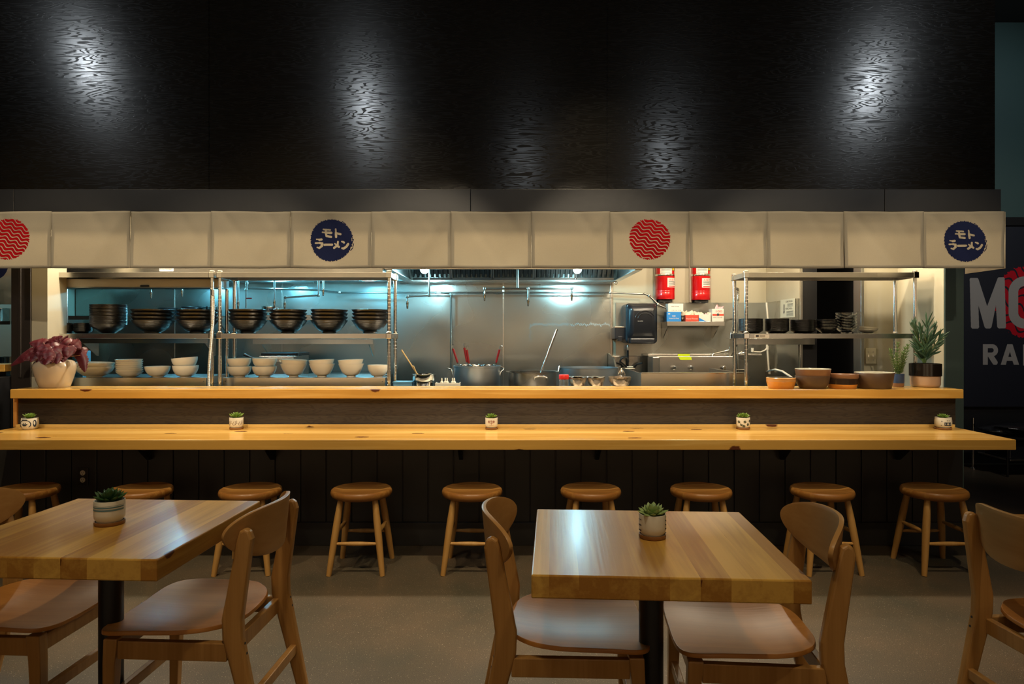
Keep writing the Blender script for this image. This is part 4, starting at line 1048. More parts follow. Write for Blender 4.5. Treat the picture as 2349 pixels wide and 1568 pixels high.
puff(t, 'box_pink', .02, h*.85, .05, .035, 6, 5); puff(t, 'paper', 0, h, .07, .05, 5, 8)
t, w, h = carton('tall white box with a red band at the right end of the shelf', 1634, 1661, 708, 243, 'label_white', name='filter_box')
MB().box(-w/2+.004, w/2-.001, -.001, 0, h*.45, h*.60).build('printed_band', 'box_red', t)
MB().lathe([(0,0),(.012,0),(.012,.001),(0,.001)], 16).build('printed_mark', 'label_text', t, loc=(0, -.0015, h*.55)).rotation_euler = (PI/2,0,0)
text('VINYL GLOVES', .016, 'label_text', t, (-w/2+.008, -.001, h*.28), width=w*.8); text('100', .03, 'label_red', t, (-.03, -.001, h*.72), width=.06)
puff(t, 'box_pink', .01, h, .05, .05, 4, 9)
t, w, h = carton('dark narrow box between the blue box and the red tissue box', 1563, 1573, 724, 240, 'glaze_dark', name='dark_box')
# ================================================================== FIRE TANKS, DISPENSERS, SINKS
def tank(lab, px, s, pyb, r, lx):
    t = thing('fire_suppression_tank', lab, 'tank', (X(px, s), F/s, Z(pyb, s)))
    z1 = Z(634, s)-Z(pyb, s); zt = z1+.34
    b = MB().lathe([(0,0),(r*.95,0),(r,.006),(r,.066),(r*.985,.070),(r,.074),(r,.082),(r*.985,.086),(r,.090),(r,z1-.004),(r*1.01,z1),(r*.97,z1),(r*.97,zt),(r*.8,zt+.04),(0,zt+.05)], 48).build('tank_body', 'red_paint', t, True)
    MB().lathe([(r*1.012,z1+.002),(r*1.025,z1+.004),(r*1.025,z1+.018),(r*1.012,z1+.02)], 48).build('clamp_band', 'chrome', t, True)
    def curved(name, mat, a0, a1, za, zb, rr, par):
        vs = []; fs = []; n = 10
        for k in range(n+1):
            a = a0+(a1-a0)*k/n
            for z in (za, zb): vs.append((rr*math.sin(a), -rr*math.cos(a), z))
        for k in range(n): fs.append((2*k, 2*k+2, 2*k+3, 2*k+1))
        return MB().add(vs, fs).build(name, mat, par, keep=True)
    l1 = curved('service_label', 'label_white', lx-.02, lx+1.15, .115, .205, r*1.008, b)
    for k in range(4): curved('label_print', 'label_text', lx+.1, lx+1.05, .142+k*.010, .146+k*.010, r*1.012, l1)
    curved('label_print', 'label_red', lx+.1, lx+1.05, .121, .129, r*1.012, l1)
    for ch_, mt, da in (('A', 'label_red', .14), ('T', 'label_text', .80)):
        a = lx+da; text(ch_, .030, mt, l1, (r*1.012*math.sin(a), -r*1.012*math.cos(a), .178), a)
    for k in range(3): curved('label_print', 'label_red', lx+.42, lx+.74, .180+k*.007, .183+k*.007, r*1.012, l1)
    l2 = curved('instruction_label', 'label_white', -.75, .55, z1+.022, z1+.2, r*.985, b)
    for k in range(7): curved('label_print', 'label_text', -.6, .4, z1+.035+k*.012, z1+.038+k*.012, r*.99, l2)
    l3 = curved('hazard_label', 'clay_brown', .56, 1.25, z1+.05, z1+.2, r*.985, b); curved('label_print', 'label_yellow', .62, .95, z1+.055, z1+.095, r*.99, l3)
    MB().box(-.06, .06, -.05, .09, -.028, -.001).build('bracket', 'black_metal', t, bevel=.003)
    MB().lathe([(0,-.032),(.012,-.032),(.014,-.026),(0,-.024)], 16, (-.02,-.055,0)).build('bracket_bolt', 'pipe_metal', t, True)
    MB().box(-r*1.05, -r*.75, .05, YB-.005-F/s, -.02, zt).build('mounting_rail', 'beige_box', t)
    return t
tank('red fire suppression tank nearer the towel dispenser, left of the pair', 1526, 236, 687, .0935, .05)
tank('red fire suppression tank above the red-banded box, right of the pair', 1608, 236, 688, .0915, -.12)
t = thing('paper_towel_dispenser', 'large glossy black paper towel dispenser on the steel wall', 'dispenser', (X(1473,243), F/243, Z(787,243)))
w = .150; h = .378
MB().box(-w, w, 0, YB-.015-F/243, .0, h).build('back_case', 'black_plastic', t, bevel=.03, seg=4)
MB().add([(-w*.93,-.0,.04),(w*.93,0,.04),(w*.93,0,h*.97),(-w*.93,0,h*.97),(-w*.75,-.05,.10),(w*.75,-.05,.10),(w*.75,-.055,h*.88),(-w*.75,-.055,h*.88)], [(4,5,6,7),(0,1,5,4),(1,2,6,5),(2,3,7,6),(3,0,4,7)]).build('front_cover', 'black_plastic', t, True, bevel=.03, seg=4)
for rr in (.07, .095): MB().tube([(.02+rr*math.cos(a), -.057, .22+rr*.9*math.sin(a)) for a in [math.radians(30+k*9) for k in range(16)]], .0035, 6).build('cover_ridge', 'black_plastic', t, True)
MB().box(-w*.8, w*.8, -.04, .05, -.004, .05).build('outlet_lip', 'black_plastic', t, bevel=.012)
text('SAN JAMAR', .011, 'label_white', t, (-.05, -.056, .205), width=.05)
t = thing('soap_dispenser', 'small black soap dispenser left of the towel dispenser', 'dispenser', (X(1423,240), F/240, Z(782,240)))
MB().box(-.05, .05, 0, YB-.015-F/240, .02, .135).build('case', 'black_plastic', t, bevel=.006)
MB().box(-.052, .052, -.004, YB-.015-F/240, .125, .140).build('lid', 'steel', t, bevel=.003)
MB().box(-.022, .022, -.008, .05, 0, .045).build('push_lever', 'black_plastic', t, bevel=.004)
# hand sink
t = thing('hand_sink', 'small steel hand sink with a black gooseneck faucet', 'sink', (X(1452,246), 6.35, 0))
w = .155
MB().box(-w, w, -.15, .34, .82, .86).box(-w, w, -.16, -.14, .82, 1.00).box(-w-.0, -w+.015, -.15, .34, .86, 1.0).build('basin', 'steel', t, bevel=.004)
MB().box(-w, w, .325, .345, .86, 1.165).build('backsplash', 'steel', t, bevel=.004)
MB().prism([(.33,1.19),(.33,.86),(-.12,.86),(-.12,1.08),(.0,1.15)], 'x', -w-.03, -w-.015).build('side_splash', 'pipe_metal', t)
MB().box(-.075, .075, .27, .325, 1.04, 1.065).build('faucet_base', 'chrome', t, bevel=.008)
MB().tube([(0,.29,1.06),(0,.29,1.20),(0,.285,1.24)], .011, 12).build('riser', 'black_metal', t, True)
MB().lathe([(0,.0),(.012,0),(.014,.02),(.009,.05),(0,.055)], 14, (0,.285,1.22)).build('riser_cap', 'chrome', t, True)
MB().tube([(-.02,.27,1.06)]+[(-.045-.04*math.cos(a)+.0, .22, 1.11+.045*math.sin(a)) for a in [PI-k*PI/8 for k in range(9)]][::-1], .010, 12).build('spout', 'black_metal', t, True)
for sx in (-1, 1): MB().tube([(sx*.06,.27,1.06),(sx*.08,.24,1.085),(sx*.125,.2,1.10)], [.012,.01,.008], 10).build('tap_handle', 'black_metal', t, True)
MB().box(-.1,.1,0,.2,.0,.82).build('pedestal', 'steel', t)
# three compartment sink
t = thing('compartment_sink', 'wide steel sink with a warm-lit front behind the serving counter', 'sink', (X(1590,300), 5.22, 0))
w = (X(1709,300)-X(1471,300))/2; xb00 = X(1512,250)-X(1590,300)
MB().box(-w, w, 0, .02, .45, 1.073).build('front_wall', 'steel', t, bevel=.003)
MB().box(-w, -w+.015, .02, .9, .45, 1.073).build('side_wall', 'steel', t); MB().box(w-.015, w, .02, .9, .45, 1.073).build('side_wall', 'steel', t)
MB().box(-w, w, .0, .035, 1.066, 1.080).build('rolled_rim', 'chrome', t, bevel=.005)
MB().box(xb00+.0, w-.015, .02, 1.17, .5, .52).build('basin_floor', 'steel', t)
for sx in (-w+.04, w-.04):
    for yy in (.05, .85): MB().tube([(sx, yy, 0), (sx, yy, .5)], .02, 12).build('leg', 'chrome', t, True)
xb0, xb1 = X(1512,250)-X(1590,300), X(1700,250)-X(1590,300)
MB().box(xb0, xb1, 1.16, 1.20, .52, 1.17).build('rear_wall', 'steel', t, bevel=.004)
MB().box(xb0-.07, xb0, 1.0, 1.22, .52, 1.17).build('rear_side', 'pipe_metal', t, bevel=.01)
MB().box(xb0-.07, xb1+.25, 1.20, 1.44, 1.17, 1.19).build('back_rail', 'steel', t, bevel=.003)
for px_ in (1552, 1592, 1669):
    xx = X(px_,250)-X(1590,300)
    MB().tube([(xx, 1.16, Z(844,250)), (xx, 1.12, Z(844,250))], .019, 20).build('valve_knob', 'chrome', t, True, bevel=.003)
MB().box(X(1549,240)-X(1590,300), X(1576,240)-X(1590,300), 1.195, 1.199, 1.171-.0, 1.19).build('yellow_sticker', 'bright_yellow', t)
MB().add([(X(1548,240)-X(1590,300),1.155,Z(819,250)),(X(1574,240)-X(1590,300)+.01,1.155,Z(819,250)),(X(1576,240)-X(1590,300)+.01,1.155,Z(826,250)),(X(1552,240)-X(1590,300),1.155,Z(826,250))],[(0,1,2,3)]).build('yellow_sticker', 'bright_yellow', t, keep=True)
# pre-rinse faucet
t = thing('pre_rinse_faucet', 'tall pre-rinse faucet with a spring coil behind the right rack post', 'faucet', (X(1693,245), F/245, 1.0))
def q(px, py, s=245): v = P(px, py, s); return (v[0]-X(1693,245), 0, v[2]-1.0)
MB().tube([q(1693,856), q(1693,690), q(1693,668)], .008, 12).build('riser', 'chrome', t, True)
co = []
for k in range(150):
    u = k/149; a = u*15*2*PI
    if u < .55: c = (X(1693,245)-X(1693,245)-.0, Z(690,245)-1+ (u/.55)*.10); 
    else:
        v = (u-.55)/.45*PI*.9; c = (-.017+.017*math.cos(v), Z(690,245)-1+.10+.022*math.sin(v)-(.05*max(0, (u-.8)/.2)))
    co.append((c[0]+.012*math.cos(a), -.004+.012*math.sin(a), c[1]))
MB().tube(co, .003, 6).build('spring_coil', 'pipe_metal', t, True)
MB().tube([q(1687,668), q(1686,720), q(1678,760), q(1673,815), q(1671,832)], .006, 10).build('hose', 'chrome', t, True)
MB().tube([q(1671,828), q(1670,852)], .011, 12).build('spray_handle', 'black_plastic', t, True)
MB().tube([q(1683,806), q(1693,812), q(1703,806)], .006, 8).tube([q(1690,812), q(1708,808)], .005, 8).build('tap_handle', 'chrome', t, True)
MB().tube([q(1678,848), q(1712,848)], .009, 10).build('crossbar', 'chrome', t, True)
MB().tube([q(1672,803), q(1642,810), q(1636,812), q(1634,818)], .0075, 10).build('spout', 'chrome', t, True)
MB().box(-.012, .012, .0, YB-.02-F/245, Z(731,245)-1-.008, Z(731,245)-1+.008).build('wall_bracket', 'chrome', t)
# white plastic pipe in the corner
t = thing('white_drain_pipe', 'white plastic pipe running down the steel corner behind the plates', 'pipe', (X(1756,238), F/240, 0))
def q2(px, py, s=238, y=0): return (X(px, s)-X(1756,238), y, Z(py, s))
MB().tube([q2(1754,694), q2(1757,730), q2(1755,790), q2(1759,845), q2(1760,852)], .0095, 12).build('main_run', 'pvc', t, True)
def q3(px, py, s): return (X(px, s)-X(1756,238), F/s-F/240, Z(py, s))
MB().tube([q3(1760,852,239), q3(1767,849,252), q3(1779,847,268), q3(1795,851,285), q3(1812,862,300), q3(1830,876,312)], .0080, 12).build('lower_branch', 'pvc', t, True)
MB().tube([q2(1756,797), q2(1750,803), q2(1740,807), q2(1722,806)], .0075, 12).build('upper_branch', 'pvc', t, True)
for a in ((1756,797),(1760,852),(1722,802)): MB().lathe([(0,-.02),(.014,-.02),(.014,.02),(0,.02)], 14, q2(*a)).build('fitting', 'pvc', t, True)
# safety sign on the side wall
t = thing('safety_sign', 'cream safety sign with an arrow on the kitchen side wall', 'sign', (2.483, 6.15, Z(728,252)))
hh = .165; MB().box(-.002, .002, -.16, .16, 0, hh).build('panel', 'sign_cream', t)
o = MB().add([(0,-.09,.03),(0,-.075,.055),(0,-.085,.055),(0,-.085,.12),(0,-.105,.12),(0,-.105,.055),(0,-.115,.055)],[(0,1,2,3,4,5,6)]).build('arrow', 'label_text', t, keep=True); o.location = (-.0025, .17, 0)
for k, (s_, z, sz) in enumerate((('CAUTION', .135, .022), ('RECALL', .072, .022))): text('\u25B2 '+s_ if False else s_, sz, 'label_text', t, (-.0032, .04, z), -PI/2, width=.15)
for k in range(5): MB().box(-.0032, -.0025, -.13, .02, .012+k*.010, .015+k*.010).build('small_print', 'label_text', t)
for k in range(3): MB().box(-.0032, -.0025, -.12, .0, .098+k*.010, .101+k*.010).build('small_print', 'label_text', t)
# switch plate and outlet
t = thing('switch_plate', 'cream double light switch on the white wall', 'switch', (X(1998,294), 5.33, Z(834,294)))
MB().box(-.041, .041, -.006, -.0005, 0, .122).build('plate', 'plate_cream', t, bevel=.002)
for sx in (-.018, .018): MB().box(sx-.005, sx+.005, -.016, -.006, .052, .072).build('toggle', 'receptacle', t, bevel=.001)
for sx in (-.018, .018):
    for z in (.03, .092): MB().tube([(sx,-.0062,z),(sx,-.0072,z)], .003, 8).build('screw', 'pipe_metal', t)
t = thing('wall_outlet', 'dark outlet plate with two pale receptacles under the bar counter', 'outlet', (X(190,353), 4.443, Z(1112,353)))
MB().box(-.035, .035, -.006, -.0005, 0, .112).build('plate', 'plate_dark', t, bevel=.002)
for z in (.033, .079):
    rc = MB().lathe([(0,0),(.0165,0),(.0165,.002),(0,.002)], 28).build('receptacle', 'receptacle', t, loc=(0,-.006,z)); rc.rotation_euler = (PI/2,0,0)
    sl = MB()
    for sx in (-.006, .006): sl.box(sx-.0012, sx+.0012, .001, .009, .0021, .0026)
    sl.lathe([(0,.0021),(.0025,.0021),(.0025,.0026),(0,.0026)], 10, (0,-.008,0)); sl.build('slots', 'rubber', rc)
# ================================================================== COOKING LINE
t = thing('cooking_range', 'low black and steel cooking range under the range hood', 'range', (0, 0, 0))
MB().box(-.9, .92, 5.46, 6.64, .1, .76).build('body', 'steel', t, bevel=.005)
MB().box(-.9, .92, 5.44, 6.64, .76, .79).build('cooktop', 'black_metal', t, bevel=.003)
for x in (-.85, .87):
    for y in (5.5, 6.6): MB().tube([(x,y,0),(x,y,.1)], .02, 10).build('leg', 'rubber', t)
for k in range(6): MB().tube([(-.75+k*.3, 5.46, .68), (-.75+k*.3, 5.425, .68)], .025, 16).build('control_knob', 'black_plastic', t, bevel=.003)
t = thing('prep_table', 'steel prep table between the serving counter and the range', 'table', (0.03, 5.13, 0))
MB().box(-.885, .93, -.17, .18, .94, .965).build('table_top', 'steel', t, bevel=.003)
for x in (-.86, .9):
    for y in (-.14, .15): MB().tube([(x,y,0),(x,y,.94)], .02, 12).build('leg', 'chrome', t, True)
PZ = .965
# stock pot with noodle baskets
s = 277; t = thing('stock_pot', 'big aluminium stock pot holding noodle baskets with red handles', 'pot', (X(1095,s), F/s, .79))
zt = Z(838,s)-.79; r = 53/s
MB().lathe([(0,0),(r*.97,0),(r,.01),(r,zt-.012),(r*1.03,zt-.010),(r*1.03,zt),(r*.98,zt),(r*.97,.02),(0,.015)], 56).build('pot_body', 'pot_metal', t, True)
for sx in (-1, 1): MB().tube([(sx*r,-.03,zt-.11),(sx*(r+.012),-.03,zt-.06),(sx*(r+.02),-.02,zt-.03),(sx*(r+.055),0,zt-.02)] if sx < 0 else [(r,-.03,zt-.08),(r+.008,-.03,zt-.05),(r+.025,-.02,zt-.035),(r+.03,0,zt-.015),(r,0,zt-.01)], .007, 10).build('handle', 'chrome', t, True)
MB().lathe([(0,zt-.05),(r*.965,zt-.05)], 40).build('broth', 'glaze_dark', t)
for k, (px0, py0, px1, py1) in enumerate(((1036,785,1052,832),(1062,783,1071,832),(1072,792,1079,836),(1148,788,1137,832))):
    dy = (.02, .10, -.12, .02)[k]
    b = thing('noodle_basket', ['noodle basket with a red handle leaning left at the pot rim','rear noodle basket with a red handle in the stock pot','frontmost noodle basket with a dark red handle in the stock pot','noodle basket with a red handle leaning right in the pot'][k], 'strainer', (X(px1,s), F/s+dy, .79+zt+.004), 0, 'noodle baskets in the stock pot')
    dx = (px0-px1)/s; dz = (py1-py0)/s
    MB().tube([(dx*.12,0,dz*.12),(dx*.80,0,dz*.80)], [.009,.010], 10).build('handle', 'red_handle', b, True)
    MB().tube([(dx*.78,0,dz*.78),(dx*.97,0,dz*.97),(dx*.97+.012,-.005,dz*1.02),(dx*.97+.018,-.005,dz*.97)], .0028, 8).tube([(0,0,-.01),(dx*.14,0,dz*.14)], .004, 8).build('wire_hook', 'chrome', b, True)
    cx_ = .055 if k != 3 else -.055
    m_ = MB().tube([(cx_+.055*math.cos(a), .055*math.sin(a), 0) for a in [i*2*PI/24 for i in range(25)]], .0028, 6)
    for z in (-.02,): m_.tube([(cx_+.05*math.cos(a), .05*math.sin(a), z) for a in [i*2*PI/24 for i in range(25)]], .0018, 6)
    for i in range(14): a = i*2*PI/14; m_.tube([(cx_+.055*math.cos(a), .055*math.sin(a), 0), (cx_+.045*math.cos(a), .045*math.sin(a), -.1)], .001, 4)
    m_.build('wire_basket', 'chrome', b, True)
# wide pot with ladle
s = 284; t = thing('wide_pot', 'wide dark steel pot with a side handle beside the stock pot', 'pot', (X(1222,s), F/s, .79))
zt = Z(851,s)-.79; r = 55/s
MB().lathe([(0,0),(r*.97,0),(r,.01),(r,zt-.008),(r*1.10,zt-.002),(r*1.10,zt),(r*.98,zt-.002),(r*.97,.02),(0,.015)], 56).build('pot_body', 'pot_dark', t, True)
MB().tube([(.01,-r,zt-.06),(.012,-r-.03,zt-.035),(.04,-r-.035,zt-.028),(.085,-r-.03,zt-.03),(.105,-r-.02,zt-.04),(.105,-r*.9,zt-.06)], .006, 10).build('handle', 'chrome', t, True)
tt_ = thing('soup_ladle', 'long steel ladle handle standing in the wide pot', 'ladle', (X(1242,s), F/s, .79+.02))
v0 = P(1241,855,s); v1 = P(1279,755,s)
MB().tube([(-.03,0,.02),(v0[0]-X(1242,s),0,v0[2]-.81),(v1[0]-X(1242,s),.05,v1[2]-.81)], .0085, 12).build('handle', 'chrome', tt_, True)
MB().lathe([(0,0),(.035,.01),(.05,.04),(.047,.04),(.033,.013),(0,.004)], 24, (-.05,0,.0)).build('ladle_cup', 'chrome', tt_, True)
# shallow wide pan behind
s = 262; t = thing('wide_basin', 'large thin-walled steel pot behind the wrapped bowls', 'pot', (X(1350,s), F/s, .79))
zt = Z(842,s)-.79; r = 67/s
MB().lathe([(0,0),(r*.97,0),(r*.99,.01),(r,zt-.004),(r*1.02,zt),(r*.99,zt),(r*.97,.02),(0,.015)], 64).build('pot_body', 'pot_metal', t, True)
MB().tube([(-r*.95,-.06,zt-.02),(-r*1.02,-.09,zt+.012),(-r*1.05,-.1,zt-.03)], .006, 8).build('handle', 'chrome', t, True)
# small saucepan with chopsticks
s = 305; t = thing('steel_saucepan', 'small steel pan holding wooden sticks left of the stock pot', 'pot', (X(973,s), F/s, PZ))
zt = Z(857,s)-PZ; r = 27/s
MB().lathe([(0,0),(r*.72,0),(r*.80,.01),(r*.83,zt*.5),(r*.95,zt*.6),(r,zt-.004),(r*1.06,zt),(r*.97,zt),(r*.9,zt*.62),(r*.78,zt*.5),(r*.74,.012),(0,.01)], 40).build('pan_body', 'chrome', t, True)
MB().lathe([(0,zt*.72),(r*.93,zt*.72)], 30).build('broth', 'amber_liquid', t)
for (a, b, c, d, lab, w_) in ((961,860,922,802,'long wooden stick leaning left in the small steel pan',.0055),(963,860,949,838,'short wooden stick in the small steel pan',.0045)):
    p0 = P(a,b,s); p1 = P(c,d,s); bt = (p0[0]+(p0[0]-p1[0])*.35, F/s, PZ+.02)
    o = MB().tube([(0,0,0),(p1[0]-bt[0],-.01,p1[2]-bt[2])], w_, 8).build('wooden_stick', 'chopstick', None, True, loc=bt); tag(o, lab, 'utensil')
t = thing('bottle_tray', 'white tray with small white nozzle tops beside the stock pot', 'tray', (X(1028,s), F/s, PZ))
w = 28/s
MB().box(-w, w, -.05, .06, .012, .020).box(-w, w, -.055, -.047, .012, .045).box(-w,-w+.006,-.05,.06,.012,.045).box(w-.006,w,-.05,.06,.012,.045).box(-w*.9,w*.9,-.04,.05,0,.012).build('tray', 'white_ceramic', t, bevel=.003)
for k, xq in enumerate((-.045, -.02, -.005, .035, .05)):
    MB().lathe([(0,.02),(.012,.02),(.012,.05),(.006,.056),(.0045,.078),(0,.08)], 14, (xq, -.01+.01*(k % 2), 0)).build('squeeze_tip', 'white_ceramic', t, True)
t = thing('blue_container', 'low blue plastic container at the rack foot', 'container', (X(926,s), F/s, PZ))
MB().box(-22/s, 22/s, -.05, .07, 0, .045).build('tub', 'box_blue_light', t, bevel=.006); MB().box(-22.5/s, 22.5/s, -.055, .075, .045, .054).build('lid', 'box_blue_light', t, bevel=.003)
t = thing('spice_jar', 'clear ribbed jar with a bright red lid', 'jar', (X(1294,s), F/s, PZ))
zt = Z(868,s)-PZ; r = 11/s
MB().lathe([(0,0),(r,0),(r*1.02,.02),(r*.95,.035),(r*1.02,.05),(r*.95,zt-.01),(r*.8,zt),(0,zt)], 24).build('jar_body', 'clear_plastic', t, True)
MB().lathe([(0,zt-.004),(r*1.02,zt-.004),(r*1.04,zt),(r*1.04,zt+.026),(r*.98,zt+.03),(0,zt+.03)], 28).build('lid', 'red_lid', t, True)
for k, (a, b, lab) in enumerate(((1306,1347,'wrapped metal bowl just right of the red-lidded jar'),(1348,1389,'wrapped metal bowl in front of the big thin-walled pot'))):
    r = (b-a)/2/s; t = thing('wrapped_bowl', lab, 'bowl', (X((a+b)/2,s), F/s+.02, PZ))
    MB().lathe(bowl_prof(r, Z(866,s)-PZ, .5, .05, .6, .003), 36).build('bowl_body', 'foil', t, True)
    mb = MB(); rnd = random.Random(k)
    vs = []; fs = []; n = 24
    for i in range(4):
        for j in range(n):
            a_ = 2*PI*j/n; rr = r*(1.06-.32*i); vs.append((rr*math.cos(a_), rr*math.sin(a_), Z(866,s)-PZ+.004+rnd.uniform(-.005,.007)))
    for i in range(3):
        for j in range(n): fs.append((i*n+j, i*n+(j+1) % n, (i+1)*n+(j+1) % n, (i+1)*n+j))
    fs.append(tuple(3*n+j for j in range(n)))
    mb.add(vs, fs).build('wrap_film', 'foil', t, True)
t = thing('whisk_bowl', 'metal bowl of amber mix under crinkled wrap, left of the sink', 'bowl', (X(1422,s), F/s, PZ))
r = 26/s; zt = Z(864,s)-PZ
MB().lathe(bowl_prof(r, zt, .5, .05, .6, .003), 36).build('bowl_body', 'foil', t, True)
MB().lathe([(0,zt*.55),(r*.85,zt*.6)], 30).build('mixture', 'amber_liquid', t)
w_ = thing('wire_whisk', 'wire whisk lying in the wrapped amber bowl', 'whisk', (X(1426,s), F/s, PZ+zt*.66))
mb = MB()
for k in range(6):
    a = k*PI/6; pts = []
    for i in range(13):
        u = i/12; rr = .028*math.sin(PI*u)*1.0; pts.append(((rr if True else 0)*math.cos(a)*(1 if u < 2 else -1), rr*math.sin(a), .10-.10*abs(math.cos(PI*u/2)) if False else .09*(1-u)))
    mb.tube([(p[0], p[1], p[2]) for p in pts], .0012, 5); mb.tube([(-p[0], -p[1], p[2]) for p in pts], .0012, 5)
mb.build('wire_loops', 'chrome', w_, True); MB().tube([(0,0,.005),(-.05,-.015,-.008)], .006, 10).build('handle', 'chrome', w_, True)
# griddle box behind the white bowls, soy sauce carton
s = 268; t = thing('countertop_griddle', 'steel countertop appliance with knobs behind the white bowls', 'appliance', (X(638,s), F/s, Z(866,s)))
w = 43/s; h = 50/s
MB().box(-w, w, 0, .35, 0, h).build('body', 'pot_dark', t, bevel=.004); MB().box(-w*.95, w*1.02, .02, .36, h, h+.026).build('top_lid', 'black_metal', t, bevel=.004)
MB().box(-w*.92, w*.85, -.006, 0, h*.72, h*.92).build('control_strip', 'steel', t, bevel=.002)
for k, mt in enumerate(('box_blue_light', 'plate_cream', 'chrome')): MB().tube([(-.03+k*.06,-.006,h*.78),(-.03+k*.06,-.022,h*.78)], .012, 16).build('knob', mt, t, True)
MB().tube([(-w,-.02,h*.82),(-w-.06,-.04,h*.95),(-w-.11,-.05,h*1.08)], [.007,.009,.012], 10).build('handle', 'black_metal', t, True)
g_ = MB().box(X(638,s)-.35, X(638,s)+.75, F/s-.02, YB-.05, .05, Z(866,s)); tt_ = thing('equipment_stand', 'low steel stand behind the middle ledge carrying the knobbed appliance', 'stand', (0,0,0)); g_.build('stand_body', 'steel_wall', tt_, bevel=.003)
for xx in (X(638,s)-.3, X(638,s)+.7): MB().tube([(xx, F/s+.05, 0), (xx, F/s+.05, .05)], .02, 10).build('leg', 'rubber', tt_)
s = 300; t = thing('sauce_carton', 'pale blue soy sauce carton half hidden behind the red-leaved plant', 'carton', (X(186,s), F/s-.03, LIPZ))
MB().box(-14/s, 10/s, 0, .10, 0, .19).build('carton', 'sauce_box', t, bevel=.002)
text('Soy Sauce', .022, 'print_navy', t, (-12/s, -.001, .11), width=.066)
decal('printed_mark', 'print_navy', t, lambda a, b: (np.abs(np.hypot(a+.008, b-.155)-.012) < .004) | ((np.abs(b-.06-.3*a) < .008)), -14/s, 10/s, 0, .18, .002, lambda x, z: 0)
# hanging strainers in the store room
for k, (px, py) in enumerate(((1898,640),(1944,640))):
    s = 222; t = thing('hanging_colander', 'dark colander hanging in the doorway, %s one' % ('left' if k == 0 else 'right'), 'colander', (X(px,s), F/s, Z(690,s)))
    MB().lathe([(0,0),(.05,.01),(.085,.06),(.095,.12),(.11,.13),(.09,.125),(.08,.065),(.045,.014),(0,.006)], 32).build('bowl', 'pot_dark', t, True)
    MB().tube([(0,0,.12),(0,0,.5)], .004, 6).build('hook', 'pipe_metal', t)
    MB().box(-.08,.08,-.02,.02,.5,.52).build('hanging_rail', 'black_metal', t)
t = thing('wall_phone_box', 'grey box with a dangling white cord in the dark doorway', 'box', (X(1912,222), F/222, Z(812,222)))
MB().box(-.12,.08,0,.12,.0,.12).build('case', 'pot_dark', t, bevel=.005); MB().tube([(.06,-.01,.12),(.085,-.02,.02),(.07,-.02,-.06),(.05,-.02,-.10)], .005, 8).build('cord', 'pvc', t, True); MB().box(-.2,.2,.12,.46,-.02,.16).build('mounting_board', 'black_metal', t)
# ================================================================== ON THE SERVING COUNTER
# red-leaved begonia
s = 338; t = thing('potted_begonia', 'dark red begonia in a glossy beige pot at the left end of the serving counter', 'potted plant', (X(126,s), F/s, UPZ))
r = 43/s; h = Z(826,s)-UPZ
MB().lathe([(0,0),(r*.68,0),(r*.72,.005),(r*.84,h*.26),(r*.95,h*.54),(r,h*.74),(r*.985,h*.86),(r*.90,h*.96),(r*.80,h),(r*.775,h*.985),(r*.80,h*.9),(0,h*.88)], 72).build('pot', 'pot_glaze', t, True)
MB().lathe([(0,h*.93),(r*.80,h*.90)], 24).build('soil', 'soil', t)
def big_leaf(mb, c, d, up, L, w, droop, fold, sd):
    rnd = random.Random(sd); d = Vector(d).normalized(); up = Vector(up).normalized(); side = d.cross(up).normalized(); nrm = side.cross(d)
    nu, nv = 16, 10; vs = []; fs = []; ph = rnd.uniform(0, 6)
    for i in range(nu+1):
        u = i/nu; half = w/2*(math.sin(PI*min(1, (u*.93+.07)))**.55)*(1.12-.55*u) if u < .97 else w*.02
        saw = 1.0 if i % 2 else .84
        for j in range(nv+1):
            v = -1+2*j/nv; e = (saw+rnd.uniform(-.07,.07)) if abs(v) > .95 else 1.0
            back = .10*L*(abs(v)**2)*(1-u)
            p = Vector(c)+d*(L*u-back)-nrm*(droop*L*u*u)+side*(half*v*e)-nrm*(fold*half*abs(v)**1.5)+nrm*(.10*half*math.sin(v*5+ph)*abs(v)+.02*half*math.sin(i*1.1+ph))
            vs.append(p)
    for i in range(nu):
        for j in range(nv): q = i*(nv+1)+j; fs.append((q, q+1, q+nv+2, q+nv+1))
    mb.add(vs, fs)
st = MB(); lf = MB()
rnd = random.Random(4)
lv = [(86,800,46,833,-.05,30,.10),(84,798,62,806,.03,26,.3),(104,786,72,784,.0,34,.25),(112,782,84,786,.04,26,.25),(100,802,80,822,-.07,34,.15),(96,796,88,818,-.04,30,.3),
      (116,778,128,772,.05,22,.1),(134,782,150,770,.03,22,.0),(122,792,108,806,-.08,34,.4),(130,796,124,820,-.10,36,.4),(140,800,150,824,-.11,38,.5),
      (116,806,112,826,-.08,30,.35),(126,812,132,828,-.10,28,.4),(146,796,166,806,-.07,34,.4),(168,786,190,794,-.03,36,.45),(176,792,180,812,-.08,34,.5),
      (190,798,200,812,-.02,26,.3),(192,810,207,848,-.04,28,.05),(160,806,170,824,-.08,28,.4),(124,784,112,776,.06,30,.2),(150,786,162,788,.04,26,.3),(106,794,122,812,-.09,30,.4),(158,796,148,812,-.09,30,.4),(178,802,176,818,.0,26,.4),(118,790,134,800,-.07,32,.3),(134,786,142,804,-.06,32,.35),(108,806,100,824,-.09,28,.3),(154,806,160,828,-.10,28,.3),(128,778,118,790,.0,34,.2),(146,780,158,790,.0,34,.2),(140,812,140,830,-.12,30,.3)]
